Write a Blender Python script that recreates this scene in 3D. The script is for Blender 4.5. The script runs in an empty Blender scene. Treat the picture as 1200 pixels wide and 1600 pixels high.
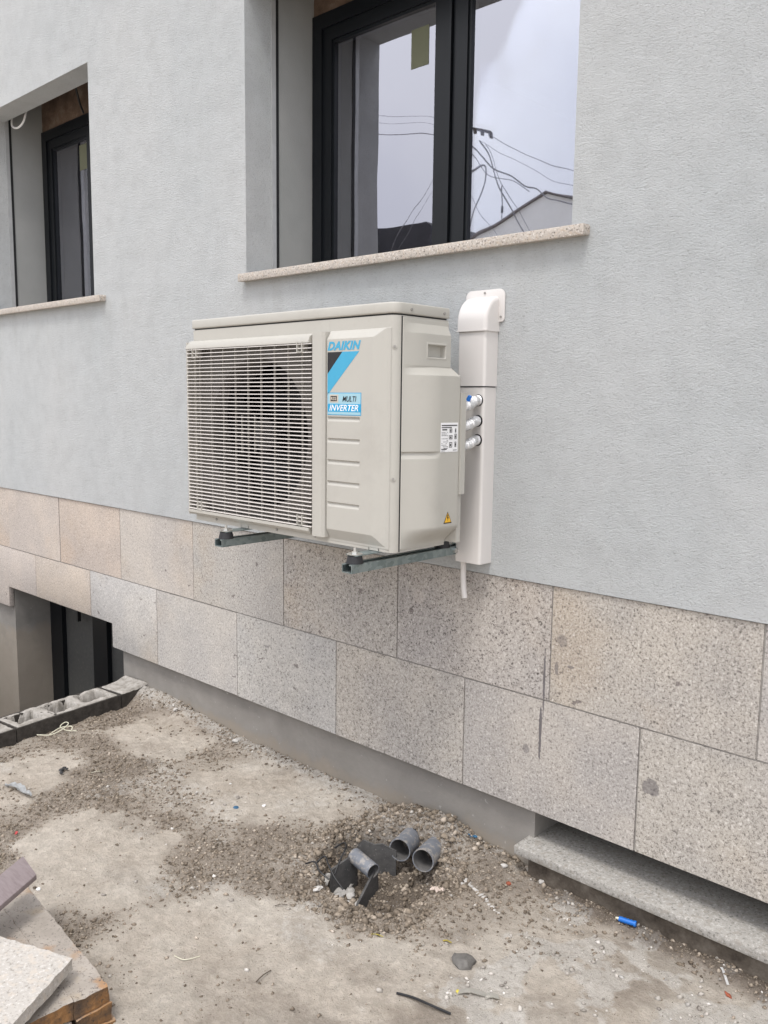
import bpy, bmesh, math, random
import numpy as np
from mathutils import Vector, Matrix, noise as mnoise

S = bpy.context.scene
C = S.collection
R = math.radians
random.seed(11)
rng = np.random.RandomState(5)

# ------------------------------------------------------------------ camera
cam_d = bpy.data.cameras.new('camera')
cam = bpy.data.objects.new('camera', cam_d); C.objects.link(cam)
f_px, pitch, yaw, roll = 1347.11, 0.12837, -0.75183, 0.01199
fw = Vector((math.sin(yaw)*math.cos(pitch), math.cos(yaw)*math.cos(pitch), -math.sin(pitch)))
rt0 = Vector((math.cos(yaw), -math.sin(yaw), 0)); up0 = rt0.cross(fw)
rt = math.cos(roll)*rt0 + math.sin(roll)*up0
up = -math.sin(roll)*rt0 + math.cos(roll)*up0
M = Matrix((rt, up, -fw)).transposed().to_4x4()
M.translation = Vector((2.2045, -2.2921, 1.0363))
cam.matrix_world = M
cam_d.sensor_fit = 'VERTICAL'; cam_d.sensor_height = 24.0
cam_d.lens = 24.0*f_px/1600.0
cam_d.clip_start = 0.05; cam_d.clip_end = 1000
S.camera = cam
S.render.resolution_x = 768; S.render.resolution_y = 1024

# ------------------------------------------------------------------ world, sun, exposure
SUN_EL, SUN_AZ = R(64), R(157)         # azimuth measured from +Y clockwise
w = bpy.data.worlds.new('World'); S.world = w; w.use_nodes = True
nt = w.node_tree; nt.nodes.clear()
out = nt.nodes.new('ShaderNodeOutputWorld'); bg = nt.nodes.new('ShaderNodeBackground')
sky = nt.nodes.new('ShaderNodeTexSky'); sky.sky_type = 'NISHITA'; sky.sun_disc = False
sky.sun_elevation = SUN_EL; sky.sun_rotation = SUN_AZ; sky.dust_density = 4; sky.air_density = 1.2
tcw = nt.nodes.new('ShaderNodeTexCoord')
nzw = nt.nodes.new('ShaderNodeTexNoise'); nzw.inputs['Scale'].default_value = 2.2; nzw.inputs['Detail'].default_value = 5
crw = nt.nodes.new('ShaderNodeValToRGB')
crw.color_ramp.elements[0].position = .36; crw.color_ramp.elements[0].color = (9.2, 9.4, 10.6, 1)
crw.color_ramp.elements[1].position = .66; crw.color_ramp.elements[1].color = (12.2, 12.2, 12.6, 1)
mxw = nt.nodes.new('ShaderNodeMixRGB'); mxw.inputs[0].default_value = .88
nt.links.new(tcw.outputs['Generated'], nzw.inputs['Vector']); nt.links.new(nzw.outputs['Fac'], crw.inputs['Fac'])
nt.links.new(sky.outputs[0], mxw.inputs[1]); nt.links.new(crw.outputs[0], mxw.inputs[2])
# overcast skies are brightest overhead: L = Lz (1 + 2 sin e) / 3
sxw = nt.nodes.new('ShaderNodeSeparateXYZ'); nt.links.new(tcw.outputs['Generated'], sxw.inputs[0])
mrw = nt.nodes.new('ShaderNodeMapRange'); mrw.inputs['From Min'].default_value = 0; mrw.inputs['From Max'].default_value = 1
mrw.inputs['To Min'].default_value = .64; mrw.inputs['To Max'].default_value = 1.15
nt.links.new(sxw.outputs[2], mrw.inputs[0])
mlw = nt.nodes.new('ShaderNodeMixRGB'); mlw.blend_type = 'MULTIPLY'; mlw.inputs[0].default_value = 1
nt.links.new(mxw.outputs[0], mlw.inputs[1]); nt.links.new(mrw.outputs[0], mlw.inputs[2])
nt.links.new(mlw.outputs[0], bg.inputs['Color']); bg.inputs['Strength'].default_value = 0.13
nt.links.new(bg.outputs[0], out.inputs['Surface'])

sl = bpy.data.lights.new('sun', 'SUN'); sl.energy = 1.25; sl.angle = R(13); sl.color = (1.0, .965, .91)
so = bpy.data.objects.new('sun', sl); C.objects.link(so)
sd = Vector((math.sin(SUN_AZ)*math.cos(SUN_EL), math.cos(SUN_AZ)*math.cos(SUN_EL), math.sin(SUN_EL)))
so.rotation_euler = sd.to_track_quat('Z', 'Y').to_euler()
so.location = (0, -6, 8)

S.view_settings.view_transform = 'Standard'; S.view_settings.look = 'None'
S.view_settings.gamma = 1; S.view_settings.exposure = 0.55
S.view_settings.use_curve_mapping = False

# ------------------------------------------------------------------ helpers
def tag(o, label=None, cat=None, group=None, kind=None):
    if label: o['label'] = label
    if cat: o['category'] = cat
    if group: o['group'] = group
    if kind: o['kind'] = kind
    return o

def empty(name, loc=(0, 0, 0), label=None, cat=None, group=None):
    o = bpy.data.objects.new(name, None); C.objects.link(o); o.location = loc
    o.empty_display_size = .05
    return tag(o, label, cat, group)

def link_mesh(name, me, mat, parent=None):
    o = bpy.data.objects.new(name, me); C.objects.link(o)
    for m in (mat if isinstance(mat, (list, tuple)) else [mat]): me.materials.append(m)
    if parent is not None:
        o.parent = parent
        inv = Matrix.Identity(4); p = parent
        while p is not None:
            inv = inv @ Matrix.Translation(-p.location); p = p.parent
        o.matrix_parent_inverse = Matrix.Identity(4)
        off = Vector((0, 0, 0)); p = parent
        while p is not None:
            off += p.location; p = p.parent
        o.location = -off
    return o

def build(name, bm, mat, parent=None, smooth=False, bevel=0, seg=2, angle=35):
    if bevel > 0:
        es = [e for e in bm.edges if len(e.link_faces) == 2 and e.calc_face_angle(0) > R(30)]
        bmesh.ops.bevel(bm, geom=es, offset=bevel, segments=seg, profile=.5, affect='EDGES', clamp_overlap=True)
    me = bpy.data.meshes.new(name); bm.to_mesh(me); bm.free()
    if smooth or bevel > 0:
        for p in me.polygons: p.use_smooth = True
        if angle and hasattr(me, 'set_sharp_from_angle'): me.set_sharp_from_angle(angle=R(angle))
    return link_mesh(name, me, mat, parent)

def box(bm, x0, x1, y0, y1, z0, z1, mi=0):
    v = [bm.verts.new(c) for c in ((x0,y0,z0),(x1,y0,z0),(x1,y1,z0),(x0,y1,z0),(x0,y0,z1),(x1,y0,z1),(x1,y1,z1),(x0,y1,z1))]
    for f in ((0,3,2,1),(4,5,6,7),(0,1,5,4),(1,2,6,5),(2,3,7,6),(3,0,4,7)):
        q = bm.faces.new([v[i] for i in f]); q.material_index = mi
    return v

def bx(*a): 
    bm = bmesh.new(); box(bm, *a); return bm

def prism(bm, pts, axis, a0, a1):
    """closed polygon pts in the other two axes (order x,y / x,z / y,z), extruded along axis"""
    def mk(p, a):
        if axis == 0: return (a, p[0], p[1])
        if axis == 1: return (p[0], a, p[1])
        return (p[0], p[1], a)
    A = [bm.verts.new(mk(p, a0)) for p in pts]; B = [bm.verts.new(mk(p, a1)) for p in pts]
    n = len(pts)
    bm.faces.new(A); bm.faces.new(B[::-1])
    for i in range(n):
        j = (i+1) % n; bm.faces.new((A[i], B[i], B[j], A[j]))
    bmesh.ops.recalc_face_normals(bm, faces=bm.faces[:])

def tube(bm, pts, r, n=12, cap=True, taper=None):
    pts = [Vector(p) for p in pts]; rings = []
    prev = None
    for i, p in enumerate(pts):
        t = (pts[min(i+1, len(pts)-1)] - pts[max(i-1, 0)]).normalized()
        if prev is None:
            a = t.orthogonal().normalized()
        else:
            a = (prev - t*prev.dot(t)).normalized()
        prev = a; b = t.cross(a)
        rr = r[i] if isinstance(r, (list, tuple)) else r
        rings.append([bm.verts.new(p + (a*math.cos(2*math.pi*k/n) + b*math.sin(2*math.pi*k/n))*rr) for k in range(n)])
    for i in range(len(rings)-1):
        for k in range(n):
            bm.faces.new((rings[i][k], rings[i][(k+1) % n], rings[i+1][(k+1) % n], rings[i+1][k]))
    if cap:
        bm.faces.new(rings[0][::-1]); bm.faces.new(rings[-1])

def cyl(bm, p0, p1, r0, r1=None, n=24):
    tube(bm, [p0, p1], [r0, r0 if r1 is None else r1], n)

def spline(pts, n=8):
    pts = [Vector(p) for p in pts]; o = []
    P = [pts[0]] + pts + [pts[-1]]
    for i in range(1, len(P)-2):
        for k in range(n):
            t = k/n; a, b, c, d = P[i-1], P[i], P[i+1], P[i+2]
            o.append(.5*((2*b) + (c-a)*t + (2*a-5*b+4*c-d)*t*t + (-a+3*b-3*c+d)*t**3))
    o.append(pts[-1]); return o

def grid_mesh(name, X, Y, Z, mat, parent=None, attrs=None, smooth=True):
    ny, nx = X.shape
    me = bpy.data.meshes.new(name)
    co = np.stack([X, Y, Z], -1).reshape(-1, 3).astype(np.float32)
    idx = np.arange(nx*ny).reshape(ny, nx)
    q = np.stack([idx[:-1, :-1], idx[:-1, 1:], idx[1:, 1:], idx[1:, :-1]], -1).reshape(-1, 4)
    me.vertices.add(len(co)); me.vertices.foreach_set('co', co.ravel())
    me.loops.add(q.size); me.loops.foreach_set('vertex_index', q.ravel().astype(np.int32))
    me.polygons.add(len(q)); me.polygons.foreach_set('loop_start', np.arange(0, q.size, 4, dtype=np.int32))
    me.update(calc_edges=True)
    if smooth: me.polygons.foreach_set('use_smooth', np.ones(len(q), bool))
    if attrs:
        for k, a in attrs.items():
            at = me.attributes.new(k, 'FLOAT', 'POINT'); at.data.foreach_set('value', a.ravel().astype(np.float32))
    me.validate()
    return link_mesh(name, me, mat, parent)

def sst(a, b, x):
    t = np.clip((x-a)/(b-a), 0, 1); return t*t*(3-2*t)

_tab = rng.rand(512, 512)
def vnoise(x, y, s, ox=0, oy=0):
    x = x*s + ox + 1000; y = y*s + oy + 1000
    xi = np.floor(x).astype(int); yi = np.floor(y).astype(int); fx = x-xi; fy = y-yi
    fx = fx*fx*(3-2*fx); fy = fy*fy*(3-2*fy)
    g = lambda a, b: _tab[a % 512, b % 512]
    return ((g(xi, yi)*(1-fx)+g(xi+1, yi)*fx)*(1-fy) + (g(xi, yi+1)*(1-fx)+g(xi+1, yi+1)*fx)*fy)*2-1
def fbm(x, y, s, o=4, seed=0):
    r = 0; a = 1; t = 0
    for i in range(o):
        r = r + a*vnoise(x, y, s*2**i, seed*17.3+i*5.1, seed*9.7+i*3.3); t += a; a *= .5
    return r/t

def rock_bm(bm, loc, size, sub=1, flat=.7, seed=None):
    t = bmesh.ops.create_icosphere(bm, subdivisions=sub, radius=1)['verts']
    rot = Matrix.Rotation(random.uniform(0, 6.28), 3, 'Z') @ Matrix.Rotation(random.uniform(-.5, .5), 3, 'X')
    o = Vector([random.uniform(-50, 50) for _ in range(3)])
    sx, sy = random.uniform(.75, 1.3), random.uniform(.6, 1.0)
    for v in t:
        d = 1 + .38*mnoise.noise(v.co*1.3+o) + .2*mnoise.noise(v.co*3.1+o)
        p = v.co*d; p = Vector((p.x*sx, p.y*sy, p.z*flat)); p = rot @ p
        v.co = p*size + Vector(loc)

# ------------------------------------------------------------------ materials
def new_mat(name, col=(.5, .5, .5), rough=.6, metal=0, spec=.5):
    m = bpy.data.materials.new(name); m.use_nodes = True
    p = m.node_tree.nodes['Principled BSDF']
    p.inputs['Base Color'].default_value = (*col, 1); p.inputs['Roughness'].default_value = rough
    p.inputs['Metallic'].default_value = metal; p.inputs['Specular IOR Level'].default_value = spec
    return m

class G:
    """small node-graph helper"""
    def __init__(s, m):
        s.m = m; s.t = m.node_tree; s.p = s.t.nodes['Principled BSDF']
        s.geo = s.t.nodes.new('ShaderNodeNewGeometry')
    def N(s, ty, **k):
        n = s.t.nodes.new(ty)
        for a, b in k.items(): setattr(n, a, b)
        return n
    def L(s, a, b): s.t.links.new(a, b)
    def mapping(s, scale=(1, 1, 1), rot=(0, 0, 0), loc=(0, 0, 0)):
        n = s.N('ShaderNodeMapping'); n.inputs['Scale'].default_value = scale; n.inputs['Rotation'].default_value = rot
        n.inputs['Location'].default_value = loc
        s.L(s.geo.outputs['Position'], n.inputs['Vector']); return n.outputs[0]
    def noise(s, scale, detail=4, rough=.55, vec=None, dist=0):
        n = s.N('ShaderNodeTexNoise'); n.inputs['Scale'].default_value = scale; n.inputs['Detail'].default_value = detail
        n.inputs['Roughness'].default_value = rough; n.inputs['Distortion'].default_value = dist
        s.L(vec if vec else s.geo.outputs['Position'], n.inputs['Vector']); return n.outputs['Fac']
    def voro(s, scale, vec=None, feature='F1', out='Distance', rnd=1):
        n = s.N('ShaderNodeTexVoronoi', feature=feature); n.inputs['Scale'].default_value = scale; n.inputs['Randomness'].default_value = rnd
        s.L(vec if vec else s.geo.outputs['Position'], n.inputs['Vector']); return n.outputs[out]
    def ramp(s, fac, stops):
        n = s.N('ShaderNodeValToRGB'); e = n.color_ramp.elements
        while len(e) < len(stops): e.new(.5)
        for i, (p, c) in enumerate(stops):
            e[i].position = p; e[i].color = (*c, 1) if len(c) == 3 else c
        s.L(fac, n.inputs['Fac']); return n.outputs['Color']
    def step(s, fac, a, b): # 0..1 ramp
        n = s.N('ShaderNodeMapRange'); n.interpolation_type = 'SMOOTHSTEP'
        n.inputs['From Min'].default_value = a; n.inputs['From Max'].default_value = b
        s.L(fac, n.inputs['Value']); return n.outputs[0]
    def math(s, op, a, b=None):
        n = s.N('ShaderNodeMath', operation=op)
        for i, v in enumerate((a, b)):
            if v is None: continue
            if isinstance(v, (int, float)): n.inputs[i].default_value = v
            else: s.L(v, n.inputs[i])
        return n.outputs[0]
    def mix(s, fac, a, b, mode='MIX'):
        n = s.N('ShaderNodeMixRGB', blend_type=mode)
        for i, v in enumerate((fac, a, b)):
            if isinstance(v, (int, float)): n.inputs[i].default_value = v
            elif isinstance(v, tuple): n.inputs[i].default_value = (*v, 1)
            else: s.L(v, n.inputs[i])
        return n.outputs[0]
    def attr(s, name):
        n = s.N('ShaderNodeAttribute'); n.attribute_name = name; return n.outputs['Fac']
    def color(s, c): s.L(c, s.p.inputs['Base Color'])
    def bump(s, h, dist=.002, strength=1):
        n = s.N('ShaderNodeBump'); n.inputs['Distance'].default_value = dist; n.inputs['Strength'].default_value = strength
        s.L(h, n.inputs['Height']); s.L(n.outputs[0], s.p.inputs['Normal'])

# stucco -----------------------------------------------------------
stucco = new_mat('grey_stucco', (.46, .50, .52), .92, 0, .2); g = G(stucco)
big = g.noise(1.1, 4); mid = g.noise(9, 6, .65)
c = g.ramp(big, [(.25, (.495, .52, .525)), (.5, (.535, .552, .552)), (.75, (.56, .57, .565))])
c = g.mix(g.step(mid, .35, .75), c, g.mix(1.0, c, (.90, .90, .90), 'MULTIPLY'))
spz = g.N('ShaderNodeSeparateXYZ'); g.L(g.geo.outputs['Position'], spz.inputs[0])
run = g.noise(10, 4, .6, g.mapping((1, 1, .08)))
under = g.math('MULTIPLY', g.step(spz.outputs[2], 1.05, 1.52), g.step(spz.outputs[2], 1.53, 1.515))
c = g.mix(g.math('MULTIPLY', g.math('MULTIPLY', under, g.step(run, .45, .7)), .35), c, g.mix(1.0, c, (.86, .85, .83), 'MULTIPLY'))
fine = g.noise(260, 3, .6, g.mapping((1, 1, 1.7), (0, R(-28), 0)))
vor = g.noise(135, 4, .75, g.mapping((1, 1, 1.45), (0, R(-28), 0)), .6)
c = g.mix(g.step(vor, .30, .46), g.mix(1.0, c, (.74, .74, .74), 'MULTIPLY'), c)
g.color(c)
h = g.math('ADD', g.math('ADD', g.math('MULTIPLY', vor, 1.0), g.math('MULTIPLY', fine, .6)), g.math('MULTIPLY', g.noise(14, 4, .6, g.mapping((1, 1, 1.3), (0, R(-35), 0))), .5))
g.bump(h, .0062, 1)

# plaster of the reveals (smoother)
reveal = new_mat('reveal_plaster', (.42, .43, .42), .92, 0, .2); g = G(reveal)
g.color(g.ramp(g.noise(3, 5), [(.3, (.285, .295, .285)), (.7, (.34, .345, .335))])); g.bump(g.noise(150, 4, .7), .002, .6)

# cement render of the plinth
cement = new_mat('cement_render', (.33, .31, .28), .9, 0, .25); g = G(cement)
c = g.ramp(g.noise(4.5, 6, .6), [(.28, (.20, .188, .17)), (.5, (.245, .23, .21)), (.75, (.29, .275, .25))])
c = g.mix(g.step(g.noise(45, 3, .6), .66, .74), c, (.36, .35, .32))
spp = g.N('ShaderNodeSeparateXYZ'); g.L(g.geo.outputs['Position'], spp.inputs[0])
mud = g.step(g.math('ADD', spp.outputs[2], g.math('MULTIPLY', g.math('SUBTRACT', g.noise(9, 6, .7), .5), .16)), -.425, -.485)
c = g.mix(g.math('MULTIPLY', mud, .6), c, (.30, .255, .20))
c = g.mix(g.math('MULTIPLY', g.step(g.noise(2.2, 5, .7), .52, .72), .4), c, (.16, .15, .135))
c = g.mix(g.math('MULTIPLY', g.step(g.noise(75, 3, .6), .30, .24), .8), c, (.06, .055, .05))
g.color(c); g.bump(g.math('ADD', g.noise(26, 6, .65), g.math('MULTIPLY', g.noise(4, 2), 2.0)), .004, .5)

# cladding stone
stone = new_mat('cladding_stone', (.4, .36, .32), .85, 0, .3); g = G(stone)
oi = g.N('ShaderNodeObjectInfo')
off = g.N('ShaderNodeVectorMath', operation='ADD'); mulr = g.math('MULTIPLY', oi.outputs['Random'], 37.0)
g.L(g.geo.outputs['Position'], off.inputs[0]); g.L(mulr, off.inputs[1]); V = off.outputs[0]
oc = oi.outputs['Color']
cl = g.noise(3.2, 4, .55, V)
c = g.mix(g.step(cl, .35, .7), g.mix(1.0, oc, (.90, .90, .91), 'MULTIPLY'), g.mix(1.0, oc, (1.07, 1.05, 1.02), 'MULTIPLY'))
c = g.mix(g.math('MULTIPLY', g.step(g.noise(2.0, 3, .5, V), .58, .75), .5), c, g.mix(1.0, oc, (1.06, .93, .78), 'MULTIPLY'))
grain = g.noise(125, 4, .75, V, .6); grain2 = g.noise(60, 4, .75, V)
gk = oi.outputs['Alpha']
c = g.mix(g.math('MULTIPLY', g.step(g.noise(230, 3, .7, V), .47, .34), .6), c, (.16, .14, .125))
c = g.mix(g.math('MULTIPLY', g.step(grain, .47, .36), gk), c, (.075, .066, .060))
c = g.mix(g.math('MULTIPLY', g.step(g.noise(1.6, 5, .7, V, 1.5), .5, .72), .35), c, g.mix(1.0, c, (.78, .76, .74), 'MULTIPLY'))
c = g.mix(g.math('MULTIPLY', g.step(grain, .54, .66), .55), c, (.74, .71, .67))
c = g.mix(g.math('MULTIPLY', g.step(grain2, .38, .29), .5), c, (.16, .145, .135))
d2 = g.N('ShaderNodeVectorMath', operation='ADD'); g.L(V, d2.inputs[0])
dn = g.N('ShaderNodeTexNoise'); dn.inputs['Scale'].default_value = 40; g.L(V, dn.inputs['Vector'])
dsc = g.N('ShaderNodeVectorMath', operation='SCALE'); g.L(dn.outputs['Color'], dsc.inputs[0]); dsc.inputs[3].default_value = .06
g.L(dsc.outputs[0], d2.inputs[1])
mpv = g.N('ShaderNodeMapping'); mpv.inputs['Rotation'].default_value = (0, R(35), 0); mpv.inputs['Scale'].default_value = (1, 1, 2.1); g.L(d2.outputs[0], mpv.inputs['Vector'])
vo = g.N('ShaderNodeTexVoronoi'); vo.inputs['Scale'].default_value = 9; g.L(mpv.outputs[0], vo.inputs['Vector'])
sep = g.N('ShaderNodeSeparateColor'); g.L(vo.outputs['Color'], sep.inputs[0])
thr = g.math('MULTIPLY', g.math('MULTIPLY', sep.outputs[0], sep.outputs[0]), .16)
inc = g.step(g.math('SUBTRACT', vo.outputs['Distance'], thr), .015, -.02)
inc = g.math('MULTIPLY', inc, g.step(sep.outputs[1], .35, .4))
c = g.mix(g.math('MULTIPLY', inc, .7), c, (.13, .11, .105))
# dirt scratches and patches that sit on particular slabs
sp = g.N('ShaderNodeSeparateXYZ'); g.L(g.geo.outputs['Position'], sp.inputs[0])
wob = g.noise(14, 4, .7); wob2 = g.noise(60, 4, .7)
def blob(cx, cz, rx, rz, k=.6, soft=.35):
    dx = g.math('DIVIDE', g.math('SUBTRACT', sp.outputs[0], cx), rx); dz = g.math('DIVIDE', g.math('SUBTRACT', sp.outputs[2], cz), rz)
    d = g.math('ADD', g.math('MULTIPLY', dx, dx), g.math('MULTIPLY', dz, dz))
    d = g.math('ADD', d, g.math('MULTIPLY', g.math('SUBTRACT', wob, .5), 2.0)); d = g.math('ADD', d, g.math('MULTIPLY', g.math('SUBTRACT', wob2, .5), 1.6))
    return g.math('MULTIPLY', g.step(d, 1.0, 1-soft), k)
for a in [(.766, .155, .0045, .115, .85), (.758, -.02, .0055, .10, .9), (1.141, -.078, .030, .026, .62, .25), (.826, .300, .021, .022, .40), (.706, -.088, .013, .017, .5),
          (.809, .205, .008, .022, .6), (.86, .222, .014, .006, .6), (-.625, -.02, .02, .005, .5)]:
    c = g.mix(blob(*a), c, (.115, .105, .11))
c = g.mix(blob(.235, .345, .028, .03, .35, .6), c, (.55, .5, .46))
g.color(c)
g.bump(g.math('ADD', grain, g.math('MULTIPLY', g.math('SUBTRACT', 1.0, inc), .3)), .0022, .7)

def granite_mat(name, base, dark, light, sc=160, rough=.7, tint=None):
    m = new_mat(name, base, rough, 0, .4); g = G(m)
    n1 = g.noise(sc, 3, .7); n2 = g.noise(sc*.45, 3, .6)
    c = g.ramp(g.noise(5, 4), [(.3, tuple(x*.92 for x in base)), (.7, base)])
    c = g.mix(g.step(n1, .45, .34), c, dark)
    c = g.mix(g.step(n1, .56, .66), c, light)
    if tint: c = g.mix(g.math('MULTIPLY', g.step(n2, .52, .64), .6), c, tint)
    g.color(c); g.bump(n1, .0015, .5); return m
sill_m = granite_mat('sill_granite', (.45, .405, .355), (.09, .08, .072), (.66, .63, .59), 170, .6, (.45, .37, .29))
slab_m = granite_mat('grey_granite', (.35, .335, .305), (.17, .16, .145), (.48, .46, .43), 120, .8, (.27, .245, .21))
white_gran = granite_mat('white_granite', (.46, .43, .39), (.28, .26, .23), (.56, .54, .51), 120, .75, (.50, .44, .37))
pav_top = new_mat('paver_top', (.33, .28, .24), .85); g = G(pav_top)
sp2 = g.noise(120, 4, .7)
c = g.ramp(g.noise(9, 5, .6), [(.3, (.27, .24, .205)), (.6, (.38, .34, .295)), (.8, (.42, .34, .24))])
c = g.mix(g.step(g.noise(5, 4, .6), .52, .66), c, (.36, .20, .09)); c = g.mix(g.step(sp2, .45, .33), c, (.13, .11, .10)); g.color(c); g.bump(sp2, .003, .8)
pav_side = new_mat('paver_rust_side', (.3, .17, .08), .9); g = G(pav_side)
c = g.ramp(g.noise(16, 6, .65), [(.3, (.05, .035, .026)), (.45, (.11, .065, .035)), (.6, (.25, .125, .045)), (.75, (.34, .22, .11))])
c = g.mix(g.step(g.noise(90, 4, .7), .42, .32), c, (.05, .04, .03)); g.color(c); g.bump(g.noise(60, 5, .7), .006, 1)

# ground
soil = new_mat('packed_dirt', (.25, .2, .16), .95, 0, .15); g = G(soil)
grit = g.attr('grit'); dust = g.attr('dust'); wet_shade = g.attr('damp_shade')
n1 = g.noise(3.0, 6, .6); n2 = g.noise(34, 6, .75); n3 = g.noise(120, 5, .8); n4 = g.noise(320, 2, .6)
c = g.ramp(n1, [(.28, (.42, .365, .305)), (.45, (.53, .475, .41)), (.6, (.58, .53, .465)), (.75, (.63, .585, .525))])
c = g.mix(g.step(n2, .38, .68), g.mix(1.0, c, (.83, .82, .80), 'MULTIPLY'), g.mix(1.0, c, (1.08, 1.07, 1.05), 'MULTIPLY'))
gm = g.step(g.math('ADD', grit, g.math('MULTIPLY', g.math('SUBTRACT', n2, .5), .9)), .25, .8)
c = g.mix(g.math('MULTIPLY', gm, .75), c, g.ramp(n3, [(.3, (.10, .08, .062)), (.5, (.235, .195, .155)), (.72, (.41, .35, .29))]))
dm = g.step(g.math('ADD', dust, g.math('MULTIPLY', g.math('SUBTRACT', n2, .5), 3.2)), .30, 1.0)
c = g.mix(g.math('MULTIPLY', dm, .55), c, g.ramp(n3, [(.3, (.44, .42, .385)), (.7, (.68, .66, .62))]))
c = g.mix(g.math('MULTIPLY', wet_shade, .8), c, g.mix(1.0, c, (.34, .31, .29), 'MULTIPLY'))  # darkens damp soil and the painted shade of the pipe hole
c = g.mix(g.math('MULTIPLY', g.step(n3, .40, .30), .6), c, (.10, .08, .06))
c = g.mix(g.math('MULTIPLY', g.step(n3, .68, .74), .7), c, (.50, .47, .43))
c = g.mix(g.math('MULTIPLY', g.step(g.noise(45, 4, .75), .66, .72), .5), c, (.13, .10, .08))
g.color(c)
g.bump(g.math('ADD', g.math('ADD', g.math('MULTIPLY', n3, 1.0), g.math('MULTIPLY', n2, .9)), g.math('MULTIPLY', n4, .4)), .009, 1)

def speck_mat(name, stops, sc=60, rough=.9, b=.002):
    m = new_mat(name, stops[0][1], rough, 0, .2); g = G(m)
    oi = g.N('ShaderNodeObjectInfo')
    c = g.ramp(g.noise(sc, 4, .7), stops)
    if name in ('dirt_crumbs', 'pale_mortar'):
        c = g.mix(1.0, c, g.ramp(g.attr('tone'), [(.0, (1, 1, 1)), (.02, (.50, .47, .44)), (.45, (.85, .82, .78)), (.8, (1.05, 1.02, .98)), (1, (1.5, 1.5, 1.5))]), 'MULTIPLY')
    g.color(c); g.bump(g.noise(sc*3, 3, .7), b, .7); return m
rubble_m = speck_mat('dirt_crumbs', [(.25, (.115, .095, .075)), (.45, (.23, .195, .155)), (.6, (.33, .285, .235)), (.8, (.52, .48, .43))], 38)
mortar_m = speck_mat('pale_mortar', [(.3, (.34, .325, .30)), (.5, (.47, .45, .42)), (.75, (.60, .58, .55))], 30)
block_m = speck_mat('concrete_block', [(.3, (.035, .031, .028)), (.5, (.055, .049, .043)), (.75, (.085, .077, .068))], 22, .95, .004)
blocktop_m = speck_mat('block_mortar_top', [(.3, (.22, .20, .175)), (.5, (.33, .31, .28)), (.75, (.46, .43, .40))], 25, .95, .004)
chip_m = new_mat('white_chips', (.72, .71, .69), .7)

def plain(name, col, rough=.5, metal=0, var=.08, sc=20, spec=.5, bump=0):
    m = new_mat(name, col, rough, metal, spec); g = G(m)
    a = tuple(x*(1-var) for x in col); b = tuple(min(1, x*(1+var)) for x in col)
    g.color(g.ramp(g.noise(sc, 5, .6), [(.3, a), (.7, b)]))
    if bump: g.bump(g.noise(sc*6, 3), bump, .5)
    return m
ivory = plain('ivory_painted_metal', (.43, .416, .374), .42, 0, .02, 4)
ivory_ = None
ivory2 = plain('ivory_plastic', (.43, .416, .374), .48, 0, .02, 4, bump=.0002)
for m__ in (ivory, ivory2):
    g = G(m__); col0 = m__.node_tree.nodes['Principled BSDF'].inputs['Base Color'].links[0].from_socket
    cc_ = g.mix(g.math('MULTIPLY', g.step(g.noise(5, 6, .75), .48, .72), .30), col0, (.335, .315, .28))
    cc_ = g.mix(g.math('MULTIPLY', g.step(g.noise(160, 3, .7), .70, .78), .35), cc_, (.22, .20, .17)); g.color(cc_)
    g.L(g.ramp(g.noise(11, 5, .7), [(.3, (.36,)*3), (.7, (.60,)*3)]), g.p.inputs['Roughness'])
louvre_m = plain('grille_plastic', (.60, .56, .52), .5, 0, .03, 9)
inner_m = plain('inner_sheet', (.14, .132, .12), .6, 0, .08, 6)
coil_m = plain('coil_dark', (.02, .021, .023), .45, .3)
blade_m = plain('fan_black', (.012, .012, .013), .35)
pvc_w = plain('white_duct_plastic', (.62, .595, .57), .38, 0, .015, 5)
dark_frame = plain('anthracite_frame', (.0065, .008, .010), .34, 0, .1, 8, .3)
seal_m = plain('black_seal', (.008, .008, .009), .6)
alu = plain('pale_aluminium', (.46, .47, .47), .45, .3)
galv = new_mat('galvanised_steel', (.36, .42, .41), .42, .75); g = G(galv)
g.color(g.ramp(g.voro(70, out='Color'), [(.2, (.20, .245, .245)), (.8, (.29, .34, .34))]))
g.L(g.ramp(g.noise(30, 4), [(.3, (.32,)*3), (.7, (.55,)*3)]), g.p.inputs['Roughness'])
rubber = plain('black_rubber', (.014, .014, .016), .6)
zinc = plain('zinc_bolt', (.62, .62, .60), .3, .9)
foil = new_mat('silver_foil_wrap', (.80, .80, .80), .28, .75); g = G(foil)
g.bump(g.noise(90, 4, .7), .006, 1); 
grey_pvc = new_mat('grey_pvc', (.15, .165, .19), .6); g = G(grey_pvc)
c = g.ramp(g.noise(9, 4), [(.3, (.12, .13, .15)), (.7, (.19, .20, .22))])
c = g.mix(g.math('MULTIPLY', g.step(g.noise(38, 6, .75), .48, .62), .75), c, (.36, .33, .29)); g.color(c)
pvc_in = plain('pvc_inside_dirty', (.13, .125, .12), .8, 0, .3, 30)
dark_board = new_mat('dark_cement_board', (.05, .05, .052), .85); g = G(dark_board)
c = g.ramp(g.noise(25, 5, .7), [(.3, (.045, .044, .045)), (.7, (.10, .097, .092))])
c = g.mix(g.math('MULTIPLY', g.step(g.noise(140, 3, .7), .62, .70), .6), c, (.30, .28, .26)); g.color(c)
black_pl = plain('black_plastic', (.012, .012, .013), .4)
brick = plain('red_brick', (.30, .085, .045), .85, 0, .3, 90)
blue_pl = plain('blue_plastic', (.010, .14, .50), .4)
blue_dull = plain('blue_scrap', (.03, .11, .20), .6, 0, .4, 120)
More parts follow.
